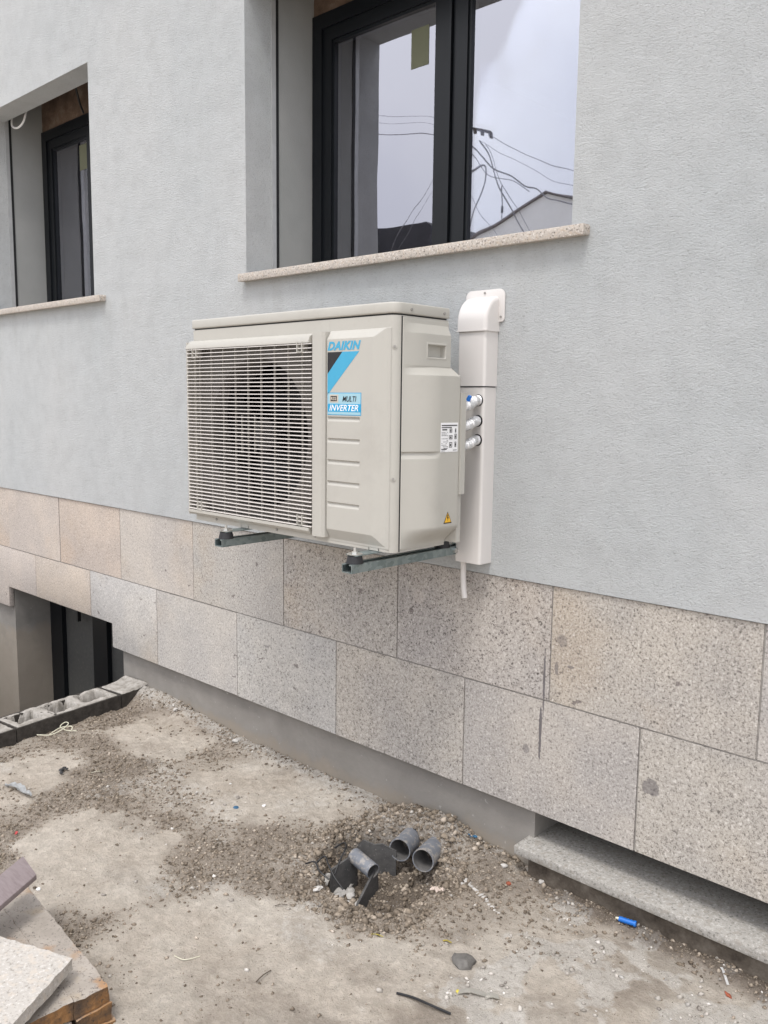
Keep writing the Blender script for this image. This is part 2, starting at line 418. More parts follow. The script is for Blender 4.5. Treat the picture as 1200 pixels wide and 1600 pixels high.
red_pl = plain('red_plastic', (.50, .06, .06), .5)
yellow_pl = plain('yellow_scrap', (.55, .46, .08), .5)
film_m = plain('pale_film', (.52, .50, .45), .35)
string_m = plain('pale_string', (.62, .60, .47), .7)
leaf_m = plain('grey_leaf', (.50, .51, .51), .6, 0, .25, 60)
white_pl = plain('white_plastic', (.80, .80, .79), .45)
lacquer = new_mat('grey_brown_plank', (.22, .18, .175), .5); g = G(lacquer)
g.color(g.ramp(g.noise(20, 6, .7, g.mapping((1, 6, 6), (0, 0, R(40)))), [(.3, (.165, .13, .13)), (.5, (.215, .175, .175)), (.75, (.25, .21, .21))]))
brown_wood = new_mat('brown_shutter_cavity', (.10, .065, .045), .9); g = G(brown_wood)
c = g.ramp(g.noise(9, 6, .7), [(.3, (.075, .05, .035)), (.55, (.15, .10, .07)), (.75, (.24, .20, .16))]); g.color(c); g.bump(g.noise(30, 5), .01, .8)
sticker_y = plain('yellow_green_sticker', (.12, .125, .075), .6, 0, .05, 40)
plaster_in = plain('interior_plaster', (.30, .29, .27), .9)
floor_in = plain('interior_screed', (.25, .24, .22), .9)

glass = bpy.data.materials.new('coated_glass'); glass.use_nodes = True
t = glass.node_tree; t.nodes.clear()
o_ = t.nodes.new('ShaderNodeOutputMaterial'); mx = t.nodes.new('ShaderNodeMixShader'); tr = t.nodes.new('ShaderNodeBsdfTransparent'); gl = t.nodes.new('ShaderNodeBsdfGlossy')
tr.inputs[0].default_value = (.75, .79, .77, 1); gl.inputs['Color'].default_value = (.90, .905, 1.0, 1); gl.inputs['Roughness'].default_value = 0.012
lw = t.nodes.new('ShaderNodeFresnel'); lw.inputs['IOR'].default_value = 1.5
ma = t.nodes.new('ShaderNodeMath'); ma.operation = 'MULTIPLY_ADD'; ma.inputs[1].default_value = 1.6; ma.inputs[2].default_value = .30
t.links.new(lw.outputs[0], ma.inputs[0]); t.links.new(ma.outputs[0], mx.inputs[0])
bn = t.nodes.new('ShaderNodeTexNoise'); bn.inputs['Scale'].default_value = 3.2; bn.inputs['Detail'].default_value = 1
ge = t.nodes.new('ShaderNodeNewGeometry'); t.links.new(ge.outputs['Position'], bn.inputs['Vector'])
bb = t.nodes.new('ShaderNodeBump'); bb.inputs['Distance'].default_value = .007; bb.inputs['Strength'].default_value = .25
t.links.new(bn.outputs['Fac'], bb.inputs['Height']); t.links.new(bb.outputs[0], gl.inputs['Normal'])
t.links.new(tr.outputs[0], mx.inputs[1]); t.links.new(gl.outputs[0], mx.inputs[2]); t.links.new(mx.outputs[0], o_.inputs[0])

# ------------------------------------------------------------------ building
ZS, ZJ, ZB = .470, .093, -.295
house = empty('apartment_house', (0, 0, ZB), 'pale grey rendered house wall above a base of large pinkish beige stone slabs', 'building')

def holed(bm, x0, x1, z0, z1, y0, y1, holes, mi=0):
    """wall slab y0..y1 with rectangular holes (hx0,hx1,hz0,hz1)"""
    xs = sorted({x0, x1, *[h[0] for h in holes], *[h[1] for h in holes]}); xs = [x for x in xs if x0 <= x <= x1]
    zs = sorted({z0, z1, *[h[2] for h in holes], *[h[3] for h in holes]}); zs = [z for z in zs if z0 <= z <= z1]
    vc = {}
    def v(x, y, z):
        k = (round(x, 5), round(y, 5), round(z, 5))
        if k not in vc: vc[k] = bm.verts.new(k)
        return vc[k]
    def solid(i, j):
        if i < 0 or j < 0 or i >= len(xs)-1 or j >= len(zs)-1: return False
        cx = (xs[i]+xs[i+1])/2; cz = (zs[j]+zs[j+1])/2
        return not any(h[0] < cx < h[1] and h[2] < cz < h[3] for h in holes)
    for i in range(len(xs)-1):
        for j in range(len(zs)-1):
            if not solid(i, j): continue
            a, b, c_, d = xs[i], xs[i+1], zs[j], zs[j+1]
            fs = [bm.faces.new((v(a, y0, c_), v(b, y0, c_), v(b, y0, d), v(a, y0, d))),
                  bm.faces.new((v(b, y1, c_), v(a, y1, c_), v(a, y1, d), v(b, y1, d)))]
            if not solid(i-1, j): fs.append(bm.faces.new((v(a, y1, c_), v(a, y0, c_), v(a, y0, d), v(a, y1, d))))
            if not solid(i+1, j): fs.append(bm.faces.new((v(b, y0, c_), v(b, y1, c_), v(b, y1, d), v(b, y0, d))))
            if not solid(i, j-1): fs.append(bm.faces.new((v(a, y1, c_), v(b, y1, c_), v(b, y0, c_), v(a, y0, c_))))
            if not solid(i, j+1): fs.append(bm.faces.new((v(a, y0, d), v(b, y0, d), v(b, y1, d), v(a, y1, d))))

WX0, WX1, WZ0, WZ1 = -.735, .807, 1.553, 2.675     # main window opening
LX0, LX1, LZ1 = -3.27, -1.993, 2.69                 # second window
BX0, BX1 = -8.0, 6.0
bm = bmesh.new()
holed(bm, BX0, BX1, ZS, 5.6, -.003, .134, [(WX0, WX1, WZ0, WZ1), (LX0, LX1, WZ0, LZ1)])
# soften the arrises of the openings a little
es = [e for e in bm.edges if len(e.link_faces) == 2 and e.calc_face_angle(0) > R(60)]
bmesh.ops.bevel(bm, geom=es, offset=.006, segments=3, profile=.5, affect='EDGES')
me_ = build('rendered_wall', bm, stucco, house, smooth=True, angle=50)
bm = bmesh.new()
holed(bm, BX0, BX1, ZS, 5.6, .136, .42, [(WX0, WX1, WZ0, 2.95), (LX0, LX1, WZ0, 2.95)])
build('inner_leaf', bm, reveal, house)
bm = bmesh.new()     # roof, gable and rear walls close the house
box(bm, BX0, BX0+.25, .43, 8, -2.2, 5.6); box(bm, BX1-.25, BX1, .43, 8, -2.2, 5.6); box(bm, BX0+.25, BX1-.25, 7.75, 8, -2.2, 5.6)
build('outer_walls', bm, stucco, house)
bm = bmesh.new(); box(bm, BX0-.3, BX1+.3, -.3, 8.3, 5.61, 5.8); build('roof_slab', bm, cement, house, bevel=.01)
bm = bmesh.new(); box(bm, BX0+.26, BX1-.26, .43, 7.74, .55, .70); box(bm, BX0+.26, BX1-.26, .43, 7.74, -2.2, -2.0); box(bm, BX0+.26, BX1-.26, .43, 7.74, 3.1, 3.25)
build('floor_slab', bm, floor_in, house)
bm = bmesh.new(); box(bm, BX0+.26, BX1-.26, 3.8, 3.9, -2.0, .549); box(bm, BX0+.26, BX1-.26, 3.8, 3.9, .701, 3.099); box(bm, -1.45, -1.35, .43, 3.79, .701, 3.099); box(bm, -1.45, -1.35, .43, 3.79, -2.0, .549)
build('partition', bm, plaster_in, house)

# base wall behind the slabs
PX0, PX1 = -3.20, -1.88
SX0, SX1 = .728, 2.9
bm = bmesh.new()
holed(bm, BX0, BX1, -2.2, ZS-.002, .040, .42, [(PX0, PX1, -1.35, -.163), (SX0, SX1, -.44, -.255)])
es = [e for e in bm.edges if len(e.link_faces) == 2 and e.calc_face_angle(0) > R(60)]
bmesh.ops.bevel(bm, geom=es, offset=.004, segments=2, affect='EDGES')
build('cement_plinth', bm, cement, house, smooth=True, angle=50)

# stone slabs, one mesh each
UX = [-8.0, -7.1, -6.45, -5.8, -5.14, -4.48, -3.82, -3.155, -2.483, -1.818, -1.163, -.511, .1316, .7862, 1.4314, 2.085, 2.74, 3.39, 4.04, 4.7, 5.35, 6.0]
LXs = [-8.0, -7.4, -6.75, -6.1, -5.45, -4.79, -4.13, -3.47, -2.809, -2.149, -1.486, -.834, -.192, .449, 1.099, 1.75, 2.4, 3.05, 3.7, 4.35, 5.0, 5.65, 6.0]
ucol = {-3.155: (.47, .40, .35), -2.483: (.46, .375, .315), -1.818: (.445, .40, .36), -1.163: (.39, .365, .335), -.511: (.375, .345, .315),
        .1316: (.355, .325, .305), .7862: (.375, .342, .305), 1.4314: (.375, .345, .32), -3.82: (.45, .38, .33)}
lcol = {-3.47: (.45, .385, .34), -2.809: (.445, .37, .305), -2.149: (.43, .41, .39), -1.486: (.42, .395, .37), -.834: (.40, .385, .365),
        -.192: (.385, .352, .315), .449: (.365, .335, .31), 1.099: (.365, .335, .30)}
def slab(x0, x1, z0, z1, col, cut=None):
    gp = .0026 + random.uniform(-.0004, .0006); yf = .0045 + random.uniform(-.0012, .0012)
    bm = bmesh.new()
    if cut is None:
        box(bm, x0+gp, x1-gp, yf, .037, z0+gp, z1-gp)
    else:
        cx0, cx1, cz = cut
        pts = [(x0+gp, z0+gp)]
        if cx0 <= x0+.01 and cx1 < x1:      # notch at left
            pts = [(x0+gp, cz), (cx1, cz), (cx1, z0+gp), (x1-gp, z0+gp)]
        elif cx1 >= x1-.01 and cx0 > x0:
            pts = [(x0+gp, z0+gp), (cx0, z0+gp), (cx0, cz), (x1-gp, cz)]
        else:
            pts = [(x0+gp, cz), (x1-gp, cz)]
        prism(bm, pts + [(x1-gp, z1-gp), (x0+gp, z1-gp)], 1, yf, .037)
    o = build('stone_slab', bm, stone, house, bevel=.0025, seg=2)
    l_ = sum(col)/3; sk = {.1316: .95, -.511: .9, .7862: .8, -.192: .8, .449: .6, 1.099: .75, -.834: .7, -1.163: .65, 1.4314: .6}.get(x0, .42)
    o.color = (*[(.7*c_+.3*l_)*1.20*k_ for c_, k_ in zip(col, (.985, .985, .965))], sk); return o
for i in range(len(UX)-1):
    x = UX[i]; slab(x, UX[i+1], ZJ, ZS-.001, ucol.get(x, (.42, .38, .34)))
for i in range(len(LXs)-1):
    x, x1 = LXs[i], LXs[i+1]; col = lcol.get(x, (.42, .38, .34)); cut = None
    a, b = PX0, -1.925
    if x < b and x1 > a: cut = (max(x, a), min(x1, b), -.163)
    slab(x, x1, ZB, ZJ, col, cut)
bm = bmesh.new(); box(bm, BX0, BX1, .0375, .0395, ZB+.01, ZS-.01)
holes_fix = bm; holes_fix.free()
# joint mortar, recessed
bm = bmesh.new()
for i in range(1, len(UX)-1): box(bm, UX[i]-.0015, UX[i]+.0015, .0065, .036, ZJ+.003, ZS-.004)
for i in range(1, len(LXs)-1):
    z0 = -.160 if -3.2 < LXs[i] < -1.93 else ZB+.004
    box(bm, LXs[i]-.0015, LXs[i]+.0015, .0065, .036, z0, ZJ-.003)
box(bm, BX0, BX1, .0065, .0365, ZJ-.0014, ZJ+.0014)
build('joint_mortar', bm, plain('joint_mortar', (.28, .262, .24), .95, 0, .25, 30), house)

# ------------------------------------------------------------------ windows
def window(name, X0, X1, Z1, sash_split, label, stick, mull):
    yf = .362; WF = 1.500
    bm = bmesh.new()
    fr = .060
    box(bm, X0+.002, X0+fr, yf, yf+.07, WF, Z1-.012); box(bm, X1-fr, X1-.002, yf, yf+.07, WF, Z1-.012)
    box(bm, X0+fr, X1-fr, yf, yf+.07, Z1-.012-fr, Z1-.012); box(bm, X0+fr, X1-fr, yf, yf+.07, WF, WF+fr)
    W = build(name, bm, dark_frame, house, bevel=.003); W['label'] = label
    def sash(a, b, name2='sash', y=yf+.008, st=.066):
        z0, z1 = WF+fr-.014, Z1-.012-fr+.014
        bm = bmesh.new()
        box(bm, a, a+st, y+.002, y+.058, z0, z1); box(bm, b-st, b, y+.002, y+.058, z0, z1)
        box(bm, a+st, b-st, y+.002, y+.058, z1-st, z1); box(bm, a+st, b-st, y+.002, y+.058, z0, z0+st)
        # glazing bead
        i0, i1 = a+st, b-st
        box(bm, i0, i0+.012, y+.009, y+.05, z0+st, z1-st); box(bm, i1-.012, i1, y+.009, y+.05, z0+st, z1-st)
        box(bm, i0+.012, i1-.012, y+.009, y+.05, z1-st-.012, z1-st); box(bm, i0+.012, i1-.012, y+.009, y+.05, z0+st, z0+st+.012)
        s = build(name2, bm, dark_frame, W, bevel=.002)
        bm = bmesh.new(); box(bm, i0+.010, i1-.010, y+.020, y+.026, z0+st+.010, z1-st-.010)
        build('pane', bm, glass, W)
        return i0, i1, z1-st
    a, b, zt = sash(X0+fr-.014, sash_split)
    a2, b2, _ = sash(sash_split+mull, X1-fr+.014)
    bm = bmesh.new(); box(bm, sash_split+.003, sash_split+mull-.003, yf-.002, yf+.06, WF+.061, Z1-.074); build('centre_post', bm, dark_frame, W, bevel=.004)
    bm = bmesh.new(); box(bm, stick[0], stick[1], yf+.0265, yf+.0272, stick[2], stick[3]); build('sticker', bm, sticker_y, W)
    return W
W1 = window('window', WX0, WX1, WZ1, .024, 'large dark two-leaf window above the outdoor unit reflecting the sky', (-.185, -.095, 2.33, 2.475), .017)
W2 = window('window', LX0, LX1, LZ1, -2.655, 'narrower dark window near the top left corner', (-2.838, -2.752, 2.385, 2.53), .050)
def rail(X, parent, s=1):
    bm = bmesh.new(); box(bm, min(X-s*.01, X+s*.004), max(X-s*.01, X+s*.004), .1345, .1565, WZ0+.03, 2.95); o = build('guide_rail', bm, alu, parent)
    bm = bmesh.new(); box(bm, min(X-s*.01, X+s*.003), max(X-s*.01, X+s*.003), .157, .172, WZ0+.03, 2.95); build('rail_groove', bm, seal_m, parent)
rail(WX0, W1); rail(WX1, W1, -1); rail(LX0, W2); rail(LX1, W2, -1)
for X0, X1, Z1, W in ((WX0, WX1, WZ1, W1), (LX0, LX1, LZ1, W2)):
    bm = bmesh.new(); box(bm, X0+.001, X1-.001, .372, .415, Z1-.010, 2.95); box(bm, X0+.001, X1-.001, .1355, .371, 2.90, 2.949)
    build('shutter_cavity', bm, brown_wood, W)
# sills
def sill(x0, x1, parent):
    bm = bmesh.new()
    prism(bm, [(-.040, 1.516), (-.040, 1.549), (.20, 1.556), (.36, 1.572), (.36, 1.53), (.0, 1.520)], 0, x0, x1)
    build('sill', bm, sill_m, parent, bevel=.004)
sill(-.748, .868, W1); sill(-3.3, -1.880, W2)
# loose cables in the left shutter box
bm = bmesh.new(); tube(bm, spline([(-2.76, .30, 2.93), (-2.66, .25, 2.86), (-2.50, .25, 2.88), (-2.35, .27, 2.92)], 6) , .006, 8)
tube(bm, spline([(-2.50, .26, 2.90), (-2.66, .28, 2.86), (-2.72, .33, 2.76), (-2.71, .355, 2.68)], 6), .006, 8); build('loose_cable', bm, black_pl, W2)
bm = bmesh.new(); tube(bm, spline([(-3.22, .16, 2.72), (-3.20, .15, 2.66), (-3.13, .15, 2.635), (-3.07, .16, 2.66), (-3.06, .18, 2.74)], 8), .006, 8); build('white_cable', bm, white_pl, W2)

# basement window in the light well
bm = bmesh.new(); y0 = .27
box(bm, PX0+.002, PX0+.16, y0, y0+.06, -1.34, -.166); box(bm, -2.66+.02, -2.47, y0, y0+.06, -1.34, -.166); box(bm, -1.99, PX1-.002, y0, y0+.06, -1.34, -.166)
box(bm, PX0+.16, -2.64, y0+.002, y0+.058, -.24, -.166); box(bm, -2.47, -1.99, y0+.002, y0+.058, -.24, -.166); box(bm, PX0+.16, -2.64, y0+.002, y0+.058, -1.34, -1.27); box(bm, -2.47, -1.99, y0+.002, y0+.058, -1.34, -1.27)
WB = build('window', bm, dark_frame, house, bevel=.004); WB['label'] = 'dark basement window inside the light well'
frost = new_mat('dusty_pane', (.07, .07, .066), .55); g = G(frost)
g.color(g.ramp(g.noise(40, 6, .7), [(.35, (.055, .056, .054)), (.62, (.075, .074, .068)), (.72, (.16, .15, .13))]))
bm = bmesh.new(); box(bm, PX0+.155, -2.635, y0+.03, y0+.036, -1.28, -.23); build('pane', bm, frost, WB)
bm = bmesh.new(); box(bm, -2.475, -1.985, y0+.03, y0+.036, -1.28, -.23); build('pane', bm, frost, WB)
bm = bmesh.new(); box(bm, -2.80, -2.785, y0-.02, y0+.002, -.36, -.24); build('handle', bm, black_pl, WB, bevel=.003)

# low basement opening on the right with its granite sill slab
bm = bmesh.new(); box(bm, SX0+.002, SX1-.002, .36, .41, -.44, -.257)
WR = build('window', bm, dark_frame, house, bevel=.004); WR['label'] = 'low basement opening under the slabs at the lower right'
bm = bmesh.new(); prism(bm, [(-.045, -.434), (-.045, -.404), (.355, -.398), (.355, -.434)], 0, .704, 2.95)
build('sill', bm, slab_m, WR, bevel=.004)
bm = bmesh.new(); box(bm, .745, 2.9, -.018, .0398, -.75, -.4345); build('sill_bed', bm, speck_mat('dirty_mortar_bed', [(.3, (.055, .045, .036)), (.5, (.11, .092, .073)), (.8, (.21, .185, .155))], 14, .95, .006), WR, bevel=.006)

# ------------------------------------------------------------------ ground
hx = np.array([.171, .092, .150, .40, .546, .575, .528, .409, .286]); hy = np.array([-.445, -.217, -.10, -.06, -.188, -.412, -.506, -.526, -.522])
def poly_sd(x, y, px, py):
    d = np.full(x.shape, 1e9); inside = np.zeros(x.shape, bool); n = len(px)
    for i in range(n):
        j = (i+1) % n; ax, ay, bx_, by = px[i], py[i], px[j], py[j]
        t_ = np.clip(((x-ax)*(bx_-ax)+(y-ay)*(by-ay))/((bx_-ax)**2+(by-ay)**2), 0, 1)
        d = np.minimum(d, np.hypot(x-ax-t_*(bx_-ax), y-ay-t_*(by-ay)))
        cnd = ((ay > y) != (by > y)) & (x < (bx_-ax)*(y-ay)/(by-ay+1e-12)+ax); inside ^= cnd
    return np.where(inside, -d, d)
def seg_d(x, y, pts):
    d = np.full(x.shape, 1e9)
    for (ax, ay), (bx_, by) in zip(pts[:-1], pts[1:]):
        t_ = np.clip(((x-ax)*(bx_-ax)+(y-ay)*(by-ay))/((bx_-ax)**2+(by-ay)**2), 0, 1)
        d = np.minimum(d, np.hypot(x-ax-t_*(bx_-ax), y-ay-t_*(by-ay)))
    return d
patches = [[(-1.40, -.40), (-1.47, -.12), (-1.25, -.03), (-.95, -.08), (-.90, -.32), (-1.10, -.44)],
           [(-.62, -.40), (-.60, -.14), (-.25, -.04), (-.05, -.06), (-.02, -.27), (-.24, -.42)],
           [(-.70, -1.10), (-.75, -.84), (-.58, -.66), (-.30, -.66), (-.02, -.84), (-.06, -1.08), (-.33, -1.16)],
           [(-1.45, -.85), (-1.34, -.66), (-1.04, -.60), (-.86, -.82), (-.98, -1.03), (-1.3, -1.1)],
           [(.00, -1.05), (.06, -.66), (.28, -.60), (.55, -.62), (.9, -.45), (1.0, -.20), (1.6, -.20), (1.6, -1.6), (.1, -1.6)]]
def ground_fields(x, y):
    wx = x + .15*fbm(x, y, 4, 6, 3); wy = y + .15*fbm(x, y, 4, 6, 4)
    pm = np.zeros(x.shape)
    for p in patches:
        a = np.array(p); pm = np.maximum(pm, sst(.09, -.09, poly_sd(wx, wy, a[:, 0], a[:, 1])))
    pm = pm*(.70+.30*sst(-.35, .25, fbm(x, y, 7, 5, 55)))
    inz = (x > -1.6) & (x < 1.6) & (y > -1.5)
    hd = poly_sd(x + .02*fbm(x, y, 18, 3, 5), y + .02*fbm(x, y, 18, 3, 6), hx, hy)
    grit_ = (1-pm)*np.where(x < .65, 1, np.clip(1-(x-.65)*1.6, .25, 1))*sst(-2.2, -1.3, y)
    grit_ = grit_*(.55+.45*sst(-.3, .4, fbm(x, y, 3.5, 3, 8)))
    grit_ = np.maximum(grit_, sst(.16, .02, hd)*.9)
    grit_ = np.maximum(grit_, .75*sst(.55, 1.0, x)*sst(-.16, -.04, y))
    dust_ = sst(.06, -.0, np.abs(y-.0))*sst(.9, .5, x)*.55
    dust_ = np.maximum(dust_, 1.0*sst(.70, .95, x)*sst(.05, .25, fbm(x, y, 9, 6, 11)+.06))
    dust_ = np.maximum(dust_, .9*sst(-.10, .02, y+.05*fbm(x, y, 10, 4, 71))*sst(.75, .5, x))
    dust_ = np.maximum(dust_, .55*sst(.10, .45, fbm(x, y, 4, 5, 21))*sst(-2, -1.4, y))
    dust_ = np.maximum(dust_, .6*sst(.16, .03, hd)*sst(-.25, -.05, y))
    damp_shade_ = sst(0.01, -.05, hd)*.85  # shade down in the pipe hole, painted into the soil colour
    damp_shade_ = np.maximum(damp_shade_, .95*sst(.72, .86, x)*sst(-.10, -.03, y+.03*fbm(x, y, 14, 3, 31)))
    damp_shade_ = np.maximum(damp_shade_, .55*sst(.0, .40, fbm(x, y, 4.2, 6, 33))*sst(.25, .8, x)*(1-dust_))
    damp_shade_ = np.maximum(damp_shade_, .30*sst(.12, .45, fbm(x, y, 6, 6, 35)))
    z = np.full(x.shape, -.52)
    z = z + .0075*fbm(x, y, 2.2, 3, 1) + pm*.006
    z = z + (.004+.006*grit_)*fbm(x, y, 28, 4, 2)*1.3 + .0035*grit_*fbm(x, y, 90, 2, 7)
    toe = sst(-.13, .03, y + .02*fbm(x, y, 9, 3, 9))
    z = z + toe*(.020 + .012*fbm(x, y, 12, 3, 10))*sst(1.0, .6, x)
    z = z + .050*sst(-.9, -1.5, x)*sst(-.12, .03, y)
    # the mound against the wall over the drain pipes
    z = z + .062*np.exp(-((x-.33)/.19)**4-((y+.020)/.075)**2) * (1+.5*fbm(x, y, 25, 3, 12))
    z = z + .006*sst(.09, .0, hd)*sst(-.03, .03, hd)*(1+fbm(x, y, 20, 3, 13))
    z = z - (.095 + .02*fbm(x, y, 22, 3, 14))*sst(.012, -.05, hd)
    z = z + .02*sst(.75, 1.0, x)*sst(-.10, -.03, y)
    return z, grit_, dust_, damp_shade_
GX0, GX1, GY0, GY1 = -1.66, 2.6, -2.3, .055
xs = np.concatenate([np.arange(GX0, 1.75, .0065), np.arange(1.75, GX1+.001, .03)]); ys = np.concatenate([np.arange(GY0, -1.62, .03), np.arange(-1.62, GY1+.001, .0065)])
X, Y = np.meshgrid(xs, ys)
Z, ga, da, dp = ground_fields(X, Y)
# widen the same sheet out to the horizon on the street side
def widen(A, v): return A
edge = np.minimum(np.minimum(sst(GX1, GX1-.3, X), sst(GY0, GY0+.3, Y)), 1)
Z = -.52 + (Z+.52)*edge
xe = np.array([3.5, 5, 9, 20, 60, 200.]); ye = np.array([-200, -60, -30, -18, -10, -6, -4, -3.])
X2 = np.concatenate([xs, xe]); Y2 = np.concatenate([ye, ys])
XX, YY = np.meshgrid(X2, Y2); ZZ = np.full(XX.shape, -.52); GA = np.full(XX.shape, .3); DA = np.zeros(XX.shape); DP = np.zeros(XX.shape)
ny, nx = X.shape; ZZ[len(ye):, :nx] = Z; GA[len(ye):, :nx] = ga; DA[len(ye):, :nx] = da; DP[len(ye):, :nx] = dp
ground = grid_mesh('ground', XX, YY, ZZ, soil, None, {'grit': GA, 'dust': DA, 'damp_shade': DP})
# west part beyond the light well joined into the same sheet
bm = bmesh.new(); bm.from_mesh(ground.data)
PW0, PY0 = -3.75, -1.0      # the light well spans x PW0..-1.66, y PY0..0
def quad(a, b, c_, d, z=-.52):
    bm.faces.new([bm.verts.new((a, c_, z)), bm.verts.new((b, c_, z)), bm.verts.new((b, d, z)), bm.verts.new((a, d, z))])
quad(-200, GX0, -200, PY0); quad(-200, PW0, PY0, .04); quad(-200, BX0, .04, 200); quad(BX0, 200, 8, 200); quad(BX1, 200, .055, 8)
bm.to_mesh(ground.data); bm.free()
tag(ground, kind='structure')

# light well walls and floor
bm = bmesh.new()
box(bm, -1.82, -1.70, PY0, .035, -1.6, -.585); box(bm, PW0, -1.82, PY0-.12, PY0, -1.6, -.525); box(bm, PW0-.12, PW0, PY0-.12, .035, -1.6, -.525); box(bm, -1.82, -1.70, PY0-.12, PY0-.001, -1.6, -.525)
tag(build('retaining_wall', bm, cement), 'grey concrete sides of the light well in front of the basement window', 'retaining wall')
bm = bmesh.new(); box(bm, PW0, -1.82, PY0, .036, -1.62, -1.55); tag(build('light_well_floor', bm, plain('pit_soil', (.07, .06, .05), .95, 0, .3, 12)), kind='structure')

# hollow concrete blocks along the edge of the light well
ang = math.atan2(.110, -.850)  # course direction towards the camera
dirv = Vector((.128, -.992, 0)); nrm = Vector((-.992, -.128, 0))
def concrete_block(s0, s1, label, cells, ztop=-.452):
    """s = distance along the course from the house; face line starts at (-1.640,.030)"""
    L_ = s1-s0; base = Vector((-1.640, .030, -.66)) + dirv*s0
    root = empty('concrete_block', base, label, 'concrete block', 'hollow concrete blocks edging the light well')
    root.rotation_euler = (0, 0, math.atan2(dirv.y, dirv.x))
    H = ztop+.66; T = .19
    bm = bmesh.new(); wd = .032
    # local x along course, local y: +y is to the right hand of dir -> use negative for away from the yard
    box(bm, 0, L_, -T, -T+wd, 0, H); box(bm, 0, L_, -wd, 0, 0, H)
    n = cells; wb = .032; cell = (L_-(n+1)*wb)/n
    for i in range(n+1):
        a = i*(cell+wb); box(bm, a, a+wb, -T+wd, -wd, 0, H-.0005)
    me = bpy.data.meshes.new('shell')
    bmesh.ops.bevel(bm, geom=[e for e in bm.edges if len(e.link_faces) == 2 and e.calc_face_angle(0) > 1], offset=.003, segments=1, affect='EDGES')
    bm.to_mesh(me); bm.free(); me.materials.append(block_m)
    o = bpy.data.objects.new('shell', me); C.objects.link(o); o.parent = root
    nxx, nyy = int(L_/.004), int(T/.004)
    lx, ly = np.meshgrid(np.linspace(.002, L_-.002, nxx), np.linspace(-T+.003, -.003, nyy))
    # mortar smeared over the webs, sagging into the cells
    hz = H + .004 + .007*fbm(lx, ly, 22, 4, int(s0*10)+3)
    if cells == 3 and s0 > .1 and s0 < .3:
        for i in range(n):
            cx = wb+cell*.5+i*(cell+wb)
            q = np.maximum(np.abs(lx-cx)/(cell*.46), np.abs(ly+T*.5)/(T*.5-wd*1.05)) + .22*fbm(lx, ly, 30, 3, i+40)
            hz = hz - .12*sst(.98, .86, q)*(1+.25*fbm(lx, ly, 40, 3, i))
    else:
        hz = hz + .010*np.abs(fbm(lx, ly, 14, 4, 77)) + (.02*sst(.10, -.0, lx) if s0 < .05 else 0)
    edge_ = np.minimum(np.minimum(lx-.002, L_-.002-lx), np.minimum(ly+T-.003, -.003-ly))
    hz = hz - .012*sst(.012, 0, edge_)
    m2 = grid_mesh('mortar_top', lx, ly, hz, blocktop_m); m2.parent = root
    return root
concrete_block(-.02, .155, 'short end block of the light well edging, half buried in mortar at the house wall', 1)
concrete_block(.160, .725, 'middle hollow block of the light well edging with three open cells on top', 3)
concrete_block(.730, 1.30, 'block of the light well edging cut off by the left side of the photo', 3)
concrete_block(1.305, 1.75, 'last block of the light well edging, farthest from the house wall', 2)

# mortar lump in the corner
bm = bmesh.new()
for i in range(34):
    rock_bm(bm, (-1.60+random.uniform(-.07, .07), .012+random.uniform(-.028, .02), -.475+random.uniform(-.02, .02)), random.uniform(.010, .024), 2, .7)
tag(build('mortar_lump', bm, blocktop_m, smooth=True, angle=60), 'rough mortar lump in the corner where the block edging meets the plinth', 'mortar')

